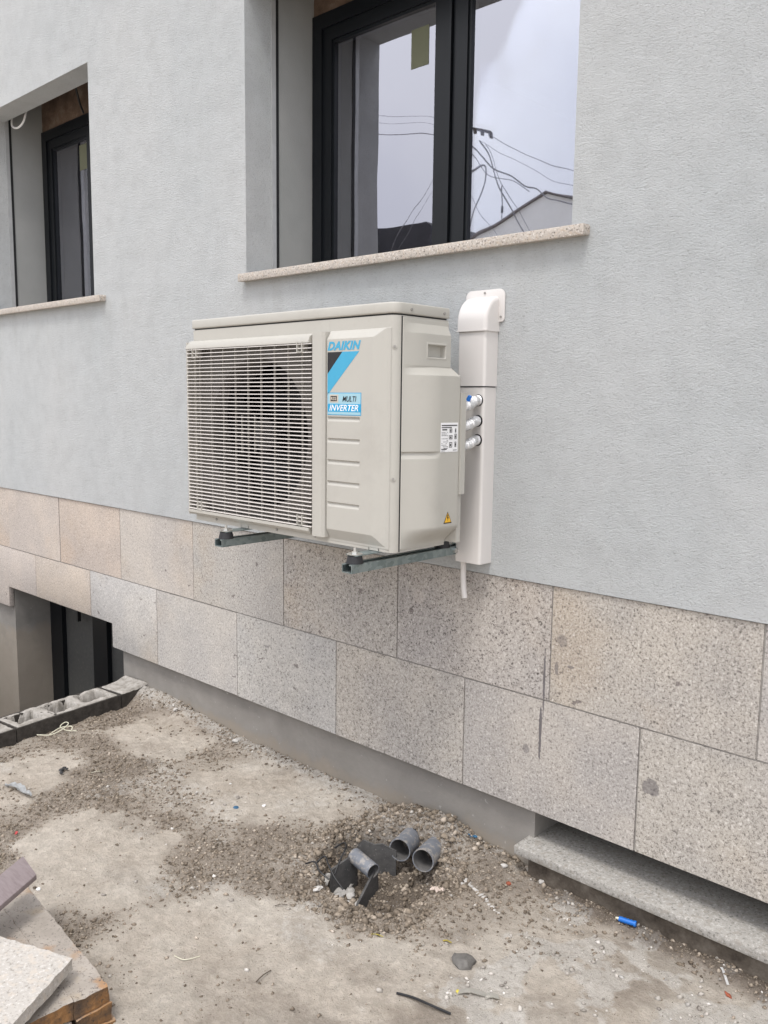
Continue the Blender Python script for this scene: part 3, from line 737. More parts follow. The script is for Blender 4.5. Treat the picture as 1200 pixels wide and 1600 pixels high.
# crumbs and gravel: uncountable
def field_at(px, py):
    z, gr, du, da_ = ground_fields(np.array(px), np.array(py)); return z, gr, du
def scatter(name, n, smin, smax, dens, mat, seed, kind_label, flat=.7, region=(-1.6, 1.75, -1.6, .045)):
    r = np.random.RandomState(seed)
    px = r.uniform(region[0], region[1], n*4); py = r.uniform(region[2], region[3], n*4)
    z, gr, du = field_at(px, py); keep = r.rand(n*4) < dens(px, py, gr, du)
    px, py, z = px[keep][:n], py[keep][:n], z[keep][:n]; n = len(px)
    base = np.array([(1,0,0),(.3,.95,0),(-.8,.6,0),(-.8,-.6,0),(.3,-.95,0),(.15,.1,1),(-.1,0,-.8)], float)
    fc = np.array([(0,1,5),(1,2,5),(2,3,5),(3,4,5),(4,0,5),(1,0,6),(2,1,6),(3,2,6),(4,3,6),(0,4,6)])
    s = smin*(smax/smin)**(r.rand(n)**2.1)
    a = r.uniform(0, 6.28, n); jit = 1+r.uniform(-.35, .35, (n, 7, 3))
    v = base[None]*jit; v[:, :, 2] *= flat; v[:, :, 1] *= r.uniform(.5, 1, n)[:, None]
    tl = r.uniform(-.6, .6, n); y_, z_ = v[:, :, 1].copy(), v[:, :, 2].copy()
    v[:, :, 1] = y_*np.cos(tl)[:, None]-z_*np.sin(tl)[:, None]; v[:, :, 2] = y_*np.sin(tl)[:, None]+z_*np.cos(tl)[:, None]
    x_, y_ = v[:, :, 0].copy(), v[:, :, 1].copy()
    v[:, :, 0] = x_*np.cos(a)[:, None]-y_*np.sin(a)[:, None]; v[:, :, 1] = x_*np.sin(a)[:, None]+y_*np.cos(a)[:, None]
    v = v*s[:, None, None]*.5 + np.stack([px, py, z+s*.08], -1)[:, None]
    me = bpy.data.meshes.new(name); co = v.reshape(-1, 3).astype(np.float32)
    F = (fc[None]+(np.arange(n)*7)[:, None, None]).reshape(-1, 3).astype(np.int32)
    me.vertices.add(len(co)); me.vertices.foreach_set('co', co.ravel()); me.loops.add(F.size); me.loops.foreach_set('vertex_index', F.ravel())
    me.polygons.add(len(F)); me.polygons.foreach_set('loop_start', np.arange(0, F.size, 3, dtype=np.int32)); me.update(calc_edges=True)
    at = me.attributes.new('tone', 'FLOAT', 'POINT'); at.data.foreach_set('value', np.repeat(r.rand(n), 7).astype(np.float32)); me.validate()
    return tag(link_mesh(name, me, mat), kind_label[0], kind_label[1], kind='stuff')
def hole_near(px, py, w=.12): return sst(w, 0., np.abs(poly_sd(px, py, hx, hy)))
scatter('gravel', 36000, .0034, .018, lambda x, y, gr, du: np.clip(gr*1.05-.25+.35*fbm(x, y, 8, 4, 91), .009, 1), rubble_m, 1, ('brown dirt crumbs and fine gravel lying loose on the packed ground', 'gravel'))
scatter('rubble', 3800, .0045, .034, lambda x, y, gr, du: np.clip(hole_near(x, y, .15)*(.35+1.1*np.clip(fbm(x, y, 9, 4, 61)+.25, 0, 1)) + .12*(poly_sd(x, y, hx, hy) < 0) + .5*sst(-.12, .02, y)*sst(.0, .2, x)*sst(.8, .5, x)+.010*gr, 0, 1), rubble_m, 2, ('grey brown rubble crumbs heaped around the open pipe hole', 'rubble'), region=(-.1, .95, -.75, .045))
scatter('mortar_crumbs', 3600, .003, .022, lambda x, y, gr, du: np.clip(du*(.5+.5*(x > .7)) + hole_near(x, y, .1)*.3+.01, 0, 1), mortar_m, 3, ('pale mortar crumbs scattered along the foot of the wall', 'mortar crumbs'))
scatter('paint_flakes', 160, .003, .010, lambda x, y, gr, du: .02+.08*(x > .9), chip_m, 4, ('tiny white flakes sprinkled thinly over the whole yard', 'flakes'), flat=.3)
scatter('paint_flakes', 420, .0025, .009, lambda x, y, gr, du: np.exp(-((x-.45)/.07)**2-((y+.42)/.09)**2)*.9, chip_m, 5, ('dense sprinkle of white flakes in the pipe hole', 'flakes'), flat=.3, region=(.3, .62, -.58, -.2))
scatter('soil_specks', 5000, .002, .0045, lambda x, y, gr, du: .3+0*x, speck_mat('dark_specks', [(.3, (.06, .05, .04)), (.7, (.15, .12, .09))], 60), 6, ('dark specks of soil on the compacted pale ground', 'soil'), flat=.5)

def gz(x, y):
    z, _, _, _ = ground_fields(np.array([x]), np.array([y])); return float(z[0])

def rock(x, y, s, mat, name, label, cat, group=None, flat=.7, dz=0, sub=2):
    bm = bmesh.new(); rock_bm(bm, (0, 0, 0), s, sub, flat)
    o = build(name, bm, mat, smooth=True, angle=40); o.location = (x, y, gz(x, y)+s*flat*.35+dz)
    return tag(o, label, cat, group)
for (x, y, s) in [(.215, -.385, .019), (.250, -.405, .022), (.235, -.35, .018), (.275, -.43, .020), (.30, -.455, .024), (.21, -.43, .016), (.265, -.365, .016),
                  (.19, -.40, .015), (.32, -.43, .018), (.295, -.39, .017), (.345, -.41, .014)]:
    rock(x, y, s, mortar_m, 'mortar_chunk', 'pale broken mortar chunk beside the torn cables at the open pipe hole', 'stone', 'pale chunks beside the torn cables', dz=.012)
rock(.505, -.415, .017, brick, 'brick_fragment', 'larger red brick fragment inside the pipe hole', 'brick', dz=.004)
rock(.535, -.490, .010, brick, 'brick_fragment', 'small red brick chip on the near rim of the pipe hole', 'brick')
rock(.719, -.089, .010, brick, 'brick_fragment', 'small red brown pebble lying alone right of the pipes', 'brick')
rock(1.444, -.118, .012, brick, 'brick_fragment', 'flat orange red chip near the lower right corner', 'brick', flat=.35)
rock(.862, -.508, .034, speck_mat('grey_clod', [(.3, (.10, .095, .088)), (.7, (.20, .19, .175))], 40), 'mortar_clod', 'dark grey mortar clod on the packed dirt in front of the pipe hole', 'clod', flat=.5)
bm = bmesh.new()
for dx, dy, q in ((0, 0, .014), (.022, -.012, .009), (-.014, .016, .010), (.004, .020, .007)): rock_bm(bm, (-1.106+dx, -.699+dy, gz(-1.106, -.699)+.008), q, 2, .45)
tag(build('plastic_scrap', bm, black_pl), 'crumpled black scrap left of centre on the pale dirt', 'scrap')
rock(-.267, -.305, .010, chip_m, 'white_chip', 'larger white plaster chip on the pale dirt patch', 'chip', flat=.35)
rock(-.515, -.277, .007, chip_m, 'white_chip', 'small white plaster chip left of the larger one', 'chip', flat=.4)
for (x, y, s, l) in [(.80, -.02, .016, 'pale stone chip just under the left end of the sill slab'), (.66, -.03, .014, 'pale stone chip between the blue scrap and the sill slab'),
                  (.30, -.545, .016, 'pale flat stone on the near left rim of the pipe hole'), (-.83, -.01, .018, 'pale mortar flake at the plinth foot left of centre'), (-1.30, -.02, .016, 'pale mortar flake near the block edging'), (.62, -.20, .012, 'pale pebble right of the two large pipes')]:
    rock(x, y, s, mortar_m, 'stone_chip', l, 'stone', flat=.5)
# long white streak of mortar right of the hole
bm = bmesh.new()
for i in range(16):
    t_ = i/15; x = .600+.19*t_+random.uniform(-.004, .004); y = -.165-.075*t_+random.uniform(-.004, .004)
    rock_bm(bm, (x, y, gz(x, y)), (.013-.006*t_)*random.uniform(.8, 1.2), 1, .3)
tag(build('mortar_streak', bm, mortar_m, smooth=True), 'long thin smear of pale mortar on the dirt right of the hole', 'mortar')
bm = bmesh.new()
for i in range(20):
    t_ = i/19; x = .475+.12*t_+random.uniform(-.007, .007); y = -.365+.09*t_+random.uniform(-.006, .006)
    rock_bm(bm, (x, y, gz(x, y)+.006), random.uniform(.007, .014), 1, .6)
tag(build('foam_scraps', bm, plain('pinkish_foam', (.52, .43, .37), .9, 0, .15, 60), smooth=True), 'row of pinkish white foam scraps across the right side of the hole', 'scraps')

# ------------------------------------------------------------------ pipes in the hole
def pipe(p0, d, L_, r, th, label, grp=None):
    d = Vector(d).normalized(); p0 = Vector(p0)
    root = empty('drain_pipe', p0, label, 'pipe', grp)
    bm = bmesh.new(); n = 36
    prof = [(0, r), (0, r-th), (L_, r-th), (L_, r)]
    a = d.orthogonal().normalized(); b = d.cross(a)
    R_ = [[bm.verts.new(d*s + (a*math.cos(2*math.pi*k/n)+b*math.sin(2*math.pi*k/n))*q) for k in range(n)] for s, q in prof]
    for i in range(4):
        for k in range(n):
            f = bm.faces.new((R_[i][k], R_[(i+1) % 4][k], R_[(i+1) % 4][(k+1) % n], R_[i][(k+1) % n]))
            f.material_index = 1 if i == 1 else 0
    bmesh.ops.recalc_face_normals(bm, faces=bm.faces[:])
    me = bpy.data.meshes.new('tube'); bm.to_mesh(me); bm.free()
    for p in me.polygons: p.use_smooth = True
    me.set_sharp_from_angle(angle=R(40))
    me.materials.append(grey_pvc); me.materials.append(pvc_in)
    o = bpy.data.objects.new('tube', me); C.objects.link(o); o.parent = root
    bm = bmesh.new(); cyl(bm, d*(L_*.8), d*(L_*.82), r-th*1.05, n=24); me = bpy.data.meshes.new('end_plug'); bm.to_mesh(me); bm.free(); me.materials.append(pvc_in)
    o = bpy.data.objects.new('silt', me); C.objects.link(o); o.parent = root
    return root
PD = (-.42, .88, .10)
pipe((.322, -.178, -.516), (-.30, .90, -.08), .13, .040, .004, 'left one of the two large grey drain pipes coming out of the rubble')
pipe((.425, -.174, -.516), (-.27, .92, -.08), .13, .040, .004, 'right one of the two large grey drain pipes coming out of the rubble')
pipe((.345, -.335, -.522), (-1, .12, .12), .105, .026, .003, 'short narrow grey pipe stub left of the two large drain pipes')

# dark boards of the broken box in the hole
bm = bmesh.new(); root = empty('broken_box', (.27, -.33, -.62), 'dark broken cement box sides standing in the pipe hole', 'box')
def board(pts, th=.008):
    bm = bmesh.new(); P_ = [Vector(p) for p in pts]; n = (P_[1]-P_[0]).cross(P_[2]-P_[0]).normalized()*th
    A = [bm.verts.new(p) for p in P_]; B = [bm.verts.new(p+n) for p in P_]
    bm.faces.new(A); bm.faces.new(B[::-1])
    for i in range(len(A)):
        j = (i+1) % len(A); bm.faces.new((A[i], B[i], B[j], A[j]))
    bmesh.ops.recalc_face_normals(bm, faces=bm.faces[:])
    build('board', bm, dark_board, root)
board([(.180, -.245, -.62), (.305, -.175, -.62), (.305, -.175, -.525), (.262, -.20, -.505), (.235, -.213, -.512), (.20, -.235, -.500), (.180, -.245, -.53)])
board([(.240, -.44, -.62), (.240, -.31, -.62), (.240, -.31, -.50), (.240, -.43, -.515)])
board([(.385, -.475, -.62), (.320, -.29, -.62), (.322, -.30, -.525), (.372, -.44, -.575)])
# torn black cables
for pts, l in [([(.20, -.46, -.50), (.22, -.44, -.475), (.26, -.46, -.48), (.30, -.47, -.505), (.34, -.47, -.53)], 'lower torn black cable curling out of the hole rim'),
               ([(.185, -.36, -.49), (.215, -.345, -.465), (.25, -.37, -.46), (.265, -.41, -.48), (.28, -.45, -.51)], 'upper torn black cable curling over the pale chunks'),
               ([(.17, -.48, -.505), (.21, -.475, -.485), (.25, -.49, -.495), (.29, -.485, -.51)], 'short flat black cable end nearest the left rim of the hole')]:
    bm = bmesh.new(); tube(bm, spline(pts, 6), .0028, 8); tag(build('cable_end', bm, black_pl, smooth=True), l, 'cable')
bm = bmesh.new(); a_ = [(.815, -.735, gz(.815, -.735)+.004), (.86, -.722, gz(.86, -.722)+.008), (.915, -.715, gz(.915, -.715)+.012), (.965, -.695, gz(.965, -.695)+.004)]
tube(bm, spline(a_, 6), .0032, 8); tag(build('wire', bm, black_pl, smooth=True), 'thin black bent wire on the dirt at the bottom edge', 'wire')

# blue plug
x, y = 1.10, .0
z = gz(1.088, -.03)
root = empty('wall_plug', (1.115, -.045, -.488), 'bright blue plastic plug lying under the sill slab', 'plug')
def PP(t_, dz=0): return (1.090+.050*t_, -.052+.010*t_, -.488+dz)
bm = bmesh.new(); cyl(bm, PP(0), PP(.88), .0075, n=16); cyl(bm, PP(.885), PP(1), .0092, n=16)
for k in range(4): cyl(bm, PP(.15+k*.18), PP(.20+k*.18), .0086, n=16)
build('shank', bm, blue_pl, root, smooth=True)
bm = bmesh.new(); cyl(bm, PP(-.2), PP(-.005), .0025, .0045, n=10); build('tip', bm, string_m, root)
bm = bmesh.new()
for i in range(5): rock_bm(bm, (.50+random.uniform(-.016, .016), -.005+random.uniform(-.01, .01), gz(.5, -.005)+.008), random.uniform(.005, .009), 1, .5)
tag(build('blue_scrap', bm, blue_dull), 'crumpled dull blue scrap at the plinth foot behind the pipes', 'scrap')
rock(-.746, -1.052, .008, red_pl, 'red_scrap', 'tiny red scrap near the left edge of the yard', 'scrap', flat=.4)
rock(-.33, -.389, .008, blue_dull, 'blue_chip', 'tiny pale blue chip on the pale patch left of centre', 'chip', flat=.3)
rock(-.334, -1.162, .008, white_pl, 'foil_chip', 'small shiny white chip beside the stacked pavers', 'chip', flat=.6)
# pale string loop
bm = bmesh.new(); z0 = -.505
tube(bm, spline([(-1.545, -.60, z0), (-1.50, -.56, z0), (-1.49, -.51, z0+.012), (-1.52, -.46, z0+.02), (-1.55, -.46, z0+.02), (-1.54, -.49, z0+.01), (-1.50, -.48, z0), (-1.46, -.45, z0)], 6), .0022, 6)
tube(bm, spline([(-1.50, -.56, z0+.004), (-1.52, -.50, z0+.012), (-1.50, -.455, z0+.012), (-1.47, -.47, z0+.005)], 6), .0022, 6)
tag(build('string', bm, string_m, smooth=True), 'tangled loop of pale string in front of the hollow block', 'string')
# grey curled leaf / torn sheet
bm = bmesh.new(); rows = []; r7 = random.Random(21); L0 = Vector((-1.13, -.927)); L1 = Vector((-.947, -.900)); dd = (L1-L0); pp = Vector((-dd.y, dd.x)).normalized()
for i in range(15):
    t_ = i/14; wd = (.003+.013*math.sin(math.pi*min(1, .05+t_*.92))**.8)*r7.uniform(.75, 1.2)
    c2 = L0+dd*t_+pp*(.012*math.sin(t_*3.4)); cz = gz(c2.x, c2.y)+.006+.008*math.sin(t_*5)**2
    rows.append([bm.verts.new((c2.x+pp.x*k*wd, c2.y+pp.y*k*wd, cz+(.010*abs(k))+r7.uniform(-.002, .002))) for k in (-1*r7.uniform(.7, 1.1), -.5, 0, .5, r7.uniform(.7, 1.2))])
for i in range(14):
    for k in range(4): bm.faces.new((rows[i][k], rows[i+1][k], rows[i+1][k+1], rows[i][k+1]))
bmesh.ops.solidify(bm, geom=bm.faces[:], thickness=.0012)
tag(build('dry_leaf', bm, leaf_m, smooth=True), 'pale grey curled dry leaf on the dirt near the left edge', 'leaf')
# film, sticks, tie
def strip(name, p0, p1, wd, mat, label, cat, h=.004, lift=.003):
    p0 = Vector((p0[0], p0[1], gz(*p0)+lift)); p1 = Vector((p1[0], p1[1], gz(*p1)+lift)); d = p1-p0; s = Vector((-d.y, d.x, 0)).normalized()*wd*.5
    bm = bmesh.new(); m_ = (p0+p1)/2 + Vector((0, 0, h)); rr = [[bm.verts.new(q+s*k) for k in (-1, 1)] for q in (p0, p0.lerp(m_, .5)+s*.3, m_, p1)]
    for i in range(3): bm.faces.new((rr[i][0], rr[i][1], rr[i+1][1], rr[i+1][0]))
    bmesh.ops.solidify(bm, geom=bm.faces[:], thickness=.0015)
    return tag(build(name, bm, mat, smooth=True), label, cat)
strip('plastic_film', (.925, -.615), (.985, -.575), .018, film_m, 'strip of pale film with a yellow end on the near dirt', 'film', .008)
strip('plastic_film', (.99, -.582), (1.015, -.556), .020, film_m, 'short folded piece of pale film right of the longer strip', 'film', .006)
rock(.924, -.612, .007, yellow_pl, 'yellow_scrap', 'tiny yellow scrap at the end of the film strip', 'scrap', flat=.4)
strip('straw', (1.395, -.045), (1.43, -.085), .007, white_pl, 'short white straw piece near the lower right corner', 'straw', .003)
strip('twig', (-1.02, -.62), (-.98, -.58), .005, string_m, 'thin pale splinter on the dark grit upper left', 'splinter')
strip('twig', (.30, -.67), (.275, -.70), .004, speck_mat('dry_stem', [(.3, (.1, .08, .06)), (.7, (.16, .13, .1))]), 'short dark stem in front of the pipe hole', 'twig')
strip('twig', (.51, -.96), (.50, -.90), .004, bpy.data.materials['dry_stem'], 'dark twig near the bottom edge left of centre', 'twig')
strip('grass_blade', (.585, -.60), (.625, -.585), .004, yellow_pl, 'yellow grass blade in front of the hole', 'straw')
strip('grass_blade', (.755, -.47), (.775, -.455), .006, yellow_pl, 'short yellow blade right of the hole', 'straw')
bm = bmesh.new(); tube(bm, spline([(.26, -1.05, gz(.26, -1.05)+.004), (.295, -1.04, gz(.295, -1.04)+.006), (.31, -1.0, gz(.31, -1.0)+.003)], 5), .0013, 6)
tag(build('string', bm, string_m, smooth=True), 'tiny pale bent thread on the foreground dirt', 'string')

# ------------------------------------------------------------------ pavers, white slab and plank at the lower left
def rough_box(name, corners, z0, z1, mats, label, cat, group=None, amp=.004, cell=.012, tilt=0):
    """corners: 4 ccw xy points (top outline); rough subdivided slab"""
    bm = bmesh.new(); a, b, c_, d = [Vector((*p, 0)) for p in corners]
    n = max(2, int((b-a).length/cell)); m = max(2, int((d-a).length/cell)); k = max(2, int((z1-z0)/(cell*.8)))
    def P_(u, v): return a.lerp(b, u).lerp(d.lerp(c_, u), v)
    vc = {}
    def V_(i, j, l):
        key = (i, j, l)
        if key not in vc:
            p = P_(i/n, j/m); z = z0+(z1-z0)*l/k
            q = Vector((p.x, p.y, z)); o = mnoise.noise_vector(q*28)*amp + mnoise.noise_vector(q*90)*amp*.6
            if 0 < i < n and 0 < j < m: o.x = o.y = 0; o.z *= .5
            vc[key] = bm.verts.new(q+o)
        return vc[key]
    def F(vs, mi): 
        f = bm.faces.new(vs); f.material_index = mi
    for i in range(n):
        for j in range(m):
            F((V_(i, j, k), V_(i+1, j, k), V_(i+1, j+1, k), V_(i, j+1, k)), 0); F((V_(i, j, 0), V_(i, j+1, 0), V_(i+1, j+1, 0), V_(i+1, j, 0)), 0)
    for l in range(k):
        for i in range(n):
            F((V_(i, 0, l), V_(i+1, 0, l), V_(i+1, 0, l+1), V_(i, 0, l+1)), 1); F((V_(i+1, m, l), V_(i, m, l), V_(i, m, l+1), V_(i+1, m, l+1)), 1)
        for j in range(m):
            F((V_(0, j+1, l), V_(0, j, l), V_(0, j, l+1), V_(0, j+1, l+1)), 1); F((V_(n, j, l), V_(n, j+1, l), V_(n, j+1, l+1), V_(n, j, l+1)), 1)
    return tag(build(name, bm, mats, smooth=True, angle=55), label, cat, group)
def par(c0, ex, ey): # parallelogram from the near right corner
    c0, ex, ey = Vector(c0), Vector(ex), Vector(ey)
    return [tuple(c0-ex), tuple(c0), tuple(c0+ey), tuple(c0-ex+ey)]
A = Vector((.363, -1.306)); eR = Vector((-1.0, .10)).normalized(); eF = Vector((-.07, -1)).normalized()
def rect(corner, l1, l2, d1=eR, d2=eF):
    c0 = corner; c1 = corner+d1*l1; c2 = c1+d2*l2; c3 = corner+d2*l2
    return [tuple(c0), tuple(c1), tuple(c2), tuple(c3)]
PM = [pav_top, pav_side]; Gp = 'rusty edged stone pavers stacked in the near left corner'
rough_box('stone_paver', rect(A, .60, .089), -.461, -.42, PM, 'upper rust edged paver whose bare corner sticks out beyond the white slab', 'paver', Gp)
rough_box('stone_paver', rect(A+eF*.0905, .66, .40), -.459, -.418, PM, 'upper paver lying directly under the white slab and the plank', 'paver', Gp)
rough_box('stone_paver', rect(A+Vector((.006, .003)), .62, .09), -.504, -.463, PM, 'lower rust edged paver under the bare corner of the stack', 'paver', Gp)
rough_box('stone_paver', rect(A+eF*.096, .64, .40), -.505, -.464, PM, 'lower paver under the white slab, hidden but for its edge', 'paver', Gp)
rough_box('stone_paver', rect(A+Vector((.012, .01)), .62, .5), -.55, -.507, PM, 'bottom paver of the stack, sunk in the dirt', 'paver', Gp)
cw = Vector((.276, -1.355)); d1 = (Vector((.059, -1.443))-cw).normalized(); d2 = (Vector((.398, -1.559))-cw).normalized()
rough_box('granite_slab', rect(cw, .36, .36, d1, d2), -.392, -.360, [white_gran, white_gran], 'bright white granite slab lying askew on top of the rusty pavers', 'slab', amp=.0025)
# plank resting on the pavers
p1 = Vector((-.184, -1.270)); p2 = Vector((-.059, -1.288)); pd = (Vector((-.001, -1.415))-p2).normalized()
pe = Vector((p1.y-p2.y, p2.x-p1.x)).normalized()
e_ = Vector((-.001, -1.415))-p2
bm = bmesh.new(); P_ = [p1, p2, p2+e_*4.2, p1+e_*4.2]
zt = [-.300, -.300, -.355, -.355]
top = [bm.verts.new((p.x, p.y, z)) for p, z in zip(P_, zt)]; bot = [bm.verts.new((p.x, p.y, z-.016)) for p, z in zip(P_, zt)]
bm.faces.new(top); bm.faces.new(bot[::-1])
for i in range(4):
    j = (i+1) % 4; bm.faces.new((top[i], bot[i], bot[j], top[j]))
bmesh.ops.recalc_face_normals(bm, faces=bm.faces[:])
tag(build('plank', bm, lacquer, bevel=.002), 'smooth grey brown plank end jutting in at the left edge above the pavers', 'plank')

# ------------------------------------------------------------------ outdoor unit
AX0, AX1, AYF, AYB, AZ0, AZ1 = -.487, .508, -.440, -.200, .588, 1.318
ac = empty('air_conditioner', (0, -.32, AZ0), 'ivory outdoor air conditioning unit with a louvred fan grille, standing on two wall brackets', 'air conditioner')
# casing
bm = bmesh.new(); r_ = .030
xR = AX1
arc = [(xR-r_+r_*math.sin(t_), AYF+r_-r_*math.cos(t_)) for t_ in [i*math.pi/2/8 for i in range(9)]]
prism(bm, [(.236, AYF)] + arc + [(xR, AYB), (.236, AYB)], 2, AZ0, 1.281)
build('casing', bm, ivory, ac, smooth=True, angle=30)
bm = bmesh.new()
box(bm, AX0, AX0+.012, AYF+.001, AYB, AZ0, 1.281)
box(bm, AX0+.012, .2355, AYB-.012, AYB, AZ0, 1.281)
box(bm, AX0+.012, .2355, AYF, AYB-.012, 1.219, 1.281); box(bm, AX0+.012, .2355, AYF, AYB-.012, AZ0, .628)
build('chassis', bm, ivory, ac)
bm = bmesh.new(); r2 = .034
arc = [(xR+.004-r2+r2*math.sin(t_), AYF-.004+r2-r2*math.cos(t_)) for t_ in [i*math.pi/2/8 for i in range(9)]]
prism(bm, [(AX0-.004, AYF-.004)] + arc + [(xR+.004, AYB+.003), (AX0-.004, AYB+.003)], 2, 1.286, AZ1)
build('lid', bm, ivory, ac, bevel=.005, seg=3)
bm = bmesh.new(); prism(bm, [(AX0+.004, AYF+.004), (xR-.02, AYF+.004), (xR-.004, AYF+.03), (xR-.004, AYB-.004), (AX0+.004, AYB-.004)], 2, 1.2811, 1.2859); build('lid_gap', bm, seal_m, ac)

# raised front panel (height field)
us = np.arange(.2405, .4935, .0012); vs = np.arange(.596, 1.2465, .0012); U, Vv = np.meshgrid(us, vs)
pr = .016*np.minimum(np.minimum(sst(.484, .432, U+.0*Vv), np.clip((1.246-Vv)/.026, 0, 1)), np.clip((Vv-.604)/.032, 0, 1))
pr = np.minimum(pr, .016*np.clip((1.246-Vv+ (U-.455)*.0)/.026, 0, 1))
for zc in (.984, .918, .852, .786, .720):
    in_x = sst(.2435, .2485, U)*sst(.386, .380, U)
    pr = pr - .006*in_x*np.clip((Vv-(zc-.012))/.010, 0, 1)*np.clip((zc+.0018-Vv)/.0018, 0, 1)
pr = pr + .0007
pr[:, 0] = -.004; pr[0, :] = -.003; pr[-1, :] = -.003; pr[:, -1] = -.003
grid_mesh('front_panel', U, AYF - pr, Vv, ivory, ac)

# side cover (height field, bulging to +x)
us = np.arange(AYF+.0305, AYB+.0005, .0012); vs = np.arange(.596, 1.2775, .0012); U, Vv = np.meshgrid(us, vs)
prof = np.sin(np.clip((U+.409)/.120, 0, 1)*np.pi/2)**1.15
low = .050*prof
shelf = np.clip((1.146-Vv)/.034, 0, 1)
botc = sst(-.01, 1.0, (Vv-.598)/.062)
b = low*shelf*botc + .0035
# upper pod
pod = .015*np.clip((1.262-Vv)/.028, 0, 1)*np.sin(np.clip((U+.408)/.085, 0, 1)*np.pi/2)*sst(-.2005, -.208, U)
b = np.where(Vv > 1.140, np.maximum(b, .0035+pod), np.maximum(b, .0035+.013*sst(-.392, -.355, U)*shelf*0+b*0))
b = np.maximum(b, .0035+pod*np.clip((Vv-1.10)/.04, 0, 1))
# handle pocket
hp = sst(-.316, -.312, U)*sst(-.232, -.236, U)*sst(1.1655, 1.168, Vv)*sst(1.203, 1.2005, Vv)
b = b - .026*hp
rim = sst(-.322, -.318, U)*sst(-.226, -.230, U)*sst(1.159, 1.162, Vv)*sst(1.209, 1.206, Vv) - hp
b = b + .0012*np.clip(rim, 0, 1)
# shallow split at mid height
k = sst(-.285, -.325, U)
b = b - .009*k*np.clip((Vv-.866)/.020, 0, 1)*np.clip((.8875-Vv)/.0025, 0, 1)
b[:, 0] = -.003; b[0, :] = -.004; b[-1, :] = -.003; b[:, -1] = -.01
grid_mesh('side_cover', AX1 + b, U, Vv, ivory2, ac)
bm = bmesh.new(); box(bm, AX1-.001, AX1+.0012, AYF+.027, AYF+.0308, AZ0+.002, 1.279); build('cover_seam', bm, seal_m, ac)
# valve plate behind the cover
bm = bmesh.new(); box(bm, .50, .566, -.199, -.176, .752, 1.062); box(bm, .50, .556, -.199, -.180, .60, .7515); build('valve_plate', bm, ivory2, ac, bevel=.004)
# screws
def screw(p, n, r=.006, mat=zinc, parent=ac, name='screw'):
    p = Vector(p); n = Vector(n).normalized(); bm = bmesh.new(); cyl(bm, p-n*.002, p+n*.0022, r, r*.85, 16)
    box(bm, p.x-r*.55, p.x+r*.55, p.y-.0008, p.y+.0008, p.z-.0008, p.z+.0008); return build(name, bm, mat, parent, smooth=True, angle=40)
dsc_m = plain('screw_dull', (.30, .29, .27), .5, .3)
for zc in (1.192, .808):
    n = Vector((.70, -.71, 0)); cc = Vector((AX1-r_, AYF+r_, zc))+n*(r_+.0005)
    bm = bmesh.new(); cyl(bm, cc-n*.004, cc+n*.0012, .0078, .0072, 20); build('screw_cap', bm, ivory2, ac, smooth=True, angle=40)
    cc = cc+n*.0014; screw(cc, n, .0042, dsc_m)
for x, zc in ((-.36, .602), (-.02, .602), (.17, .602)): screw((x, AYF-.001, zc), (0, -1, 0), .005, dsc_m)
for y in (-.375, -.225): screw((xR+.0045, y, 1.300), (1, 0, 0), .005, dsc_m)

# fan compartment
zc, xc, rad = .915, -.145, .262
bm = bmesh.new(); n = 64
yo = AYF+.018
corners = [(AX0+.012, .628), (.2355, .628), (.2355, 1.219), (AX0+.012, 1.219)]
ring = []; outr = []
for k in range(n):
    a = 2*math.pi*k/n; ring.append(bm.verts.new((xc+rad*math.cos(a), yo, zc+rad*math.sin(a))))
    s = 1/max(abs(math.cos(a))/(.355), abs(math.sin(a))/(.292)); outr.append(bm.verts.new((max(AX0+.013, min(.2345, xc+s*math.cos(a)*1.02)), yo, max(.629, min(1.218, zc+s*math.sin(a)*1.02)))))
ring2 = [bm.verts.new((xc+(rad-.012)*math.cos(2*math.pi*k/n), yo+.02, zc+(rad-.012)*math.sin(2*math.pi*k/n))) for k in range(n)]
ring3 = [bm.verts.new((v.co.x, yo+.11, v.co.z)) for v in ring2]
for k in range(n):
    j = (k+1) % n
    bm.faces.new((ring[k], ring[j], outr[j], outr[k])); bm.faces.new((ring2[k], ring2[j], ring[j], ring[k])); bm.faces.new((ring3[k], ring3[j], ring2[j], ring2[k]))
build('fan_shroud', bm, inner_m, ac, smooth=True, angle=50)
bm = bmesh.new(); box(bm, AX0+.013, .2345, AYB-.03, AYB-.0125, .629, 1.218); build('heat_exchanger', bm, coil_m, ac)
fan = empty('fan', (0, 0, 0)); 
fan.parent = ac; fan.location = (xc, -.36+.32, zc-AZ0)
bm = bmesh.new(); cyl(bm, (0, -.03, 0), (0, .05, 0), .058, .062, 32)
me = bpy.data.meshes.new('hub'); bm.to_mesh(me); bm.free(); me.materials.append(blade_m); o = bpy.data.objects.new('hub', me); C.objects.link(o); o.parent = fan
for q in range(3):
    bm = bmesh.new(); rows = []
    for i in range(9):
        rr = .055+(.242-.055)*i/8; sweep = .55*(i/8)
        w_ = .42+.35*(i/8)
        row = []
        for j in range(7):
            a = q*2*math.pi/3 + .5 + sweep + (j/6-.5)*w_*2.0
            row.append(bm.verts.new((rr*math.cos(a), .045*(j/6-.5)*1.6, rr*math.sin(a))))
        rows.append(row)
    for i in range(8):
        for j in range(6): bm.faces.new((rows[i][j], rows[i+1][j], rows[i+1][j+1], rows[i][j+1]))
    bmesh.ops.solidify(bm, geom=bm.faces[:], thickness=.003)
    me = bpy.data.meshes.new('blade'); bm.to_mesh(me); bm.free(); me.materials.append(blade_m)
    for p in me.polygons: p.use_smooth = True
    o = bpy.data.objects.new('blade', me); C.objects.link(o); o.parent = fan

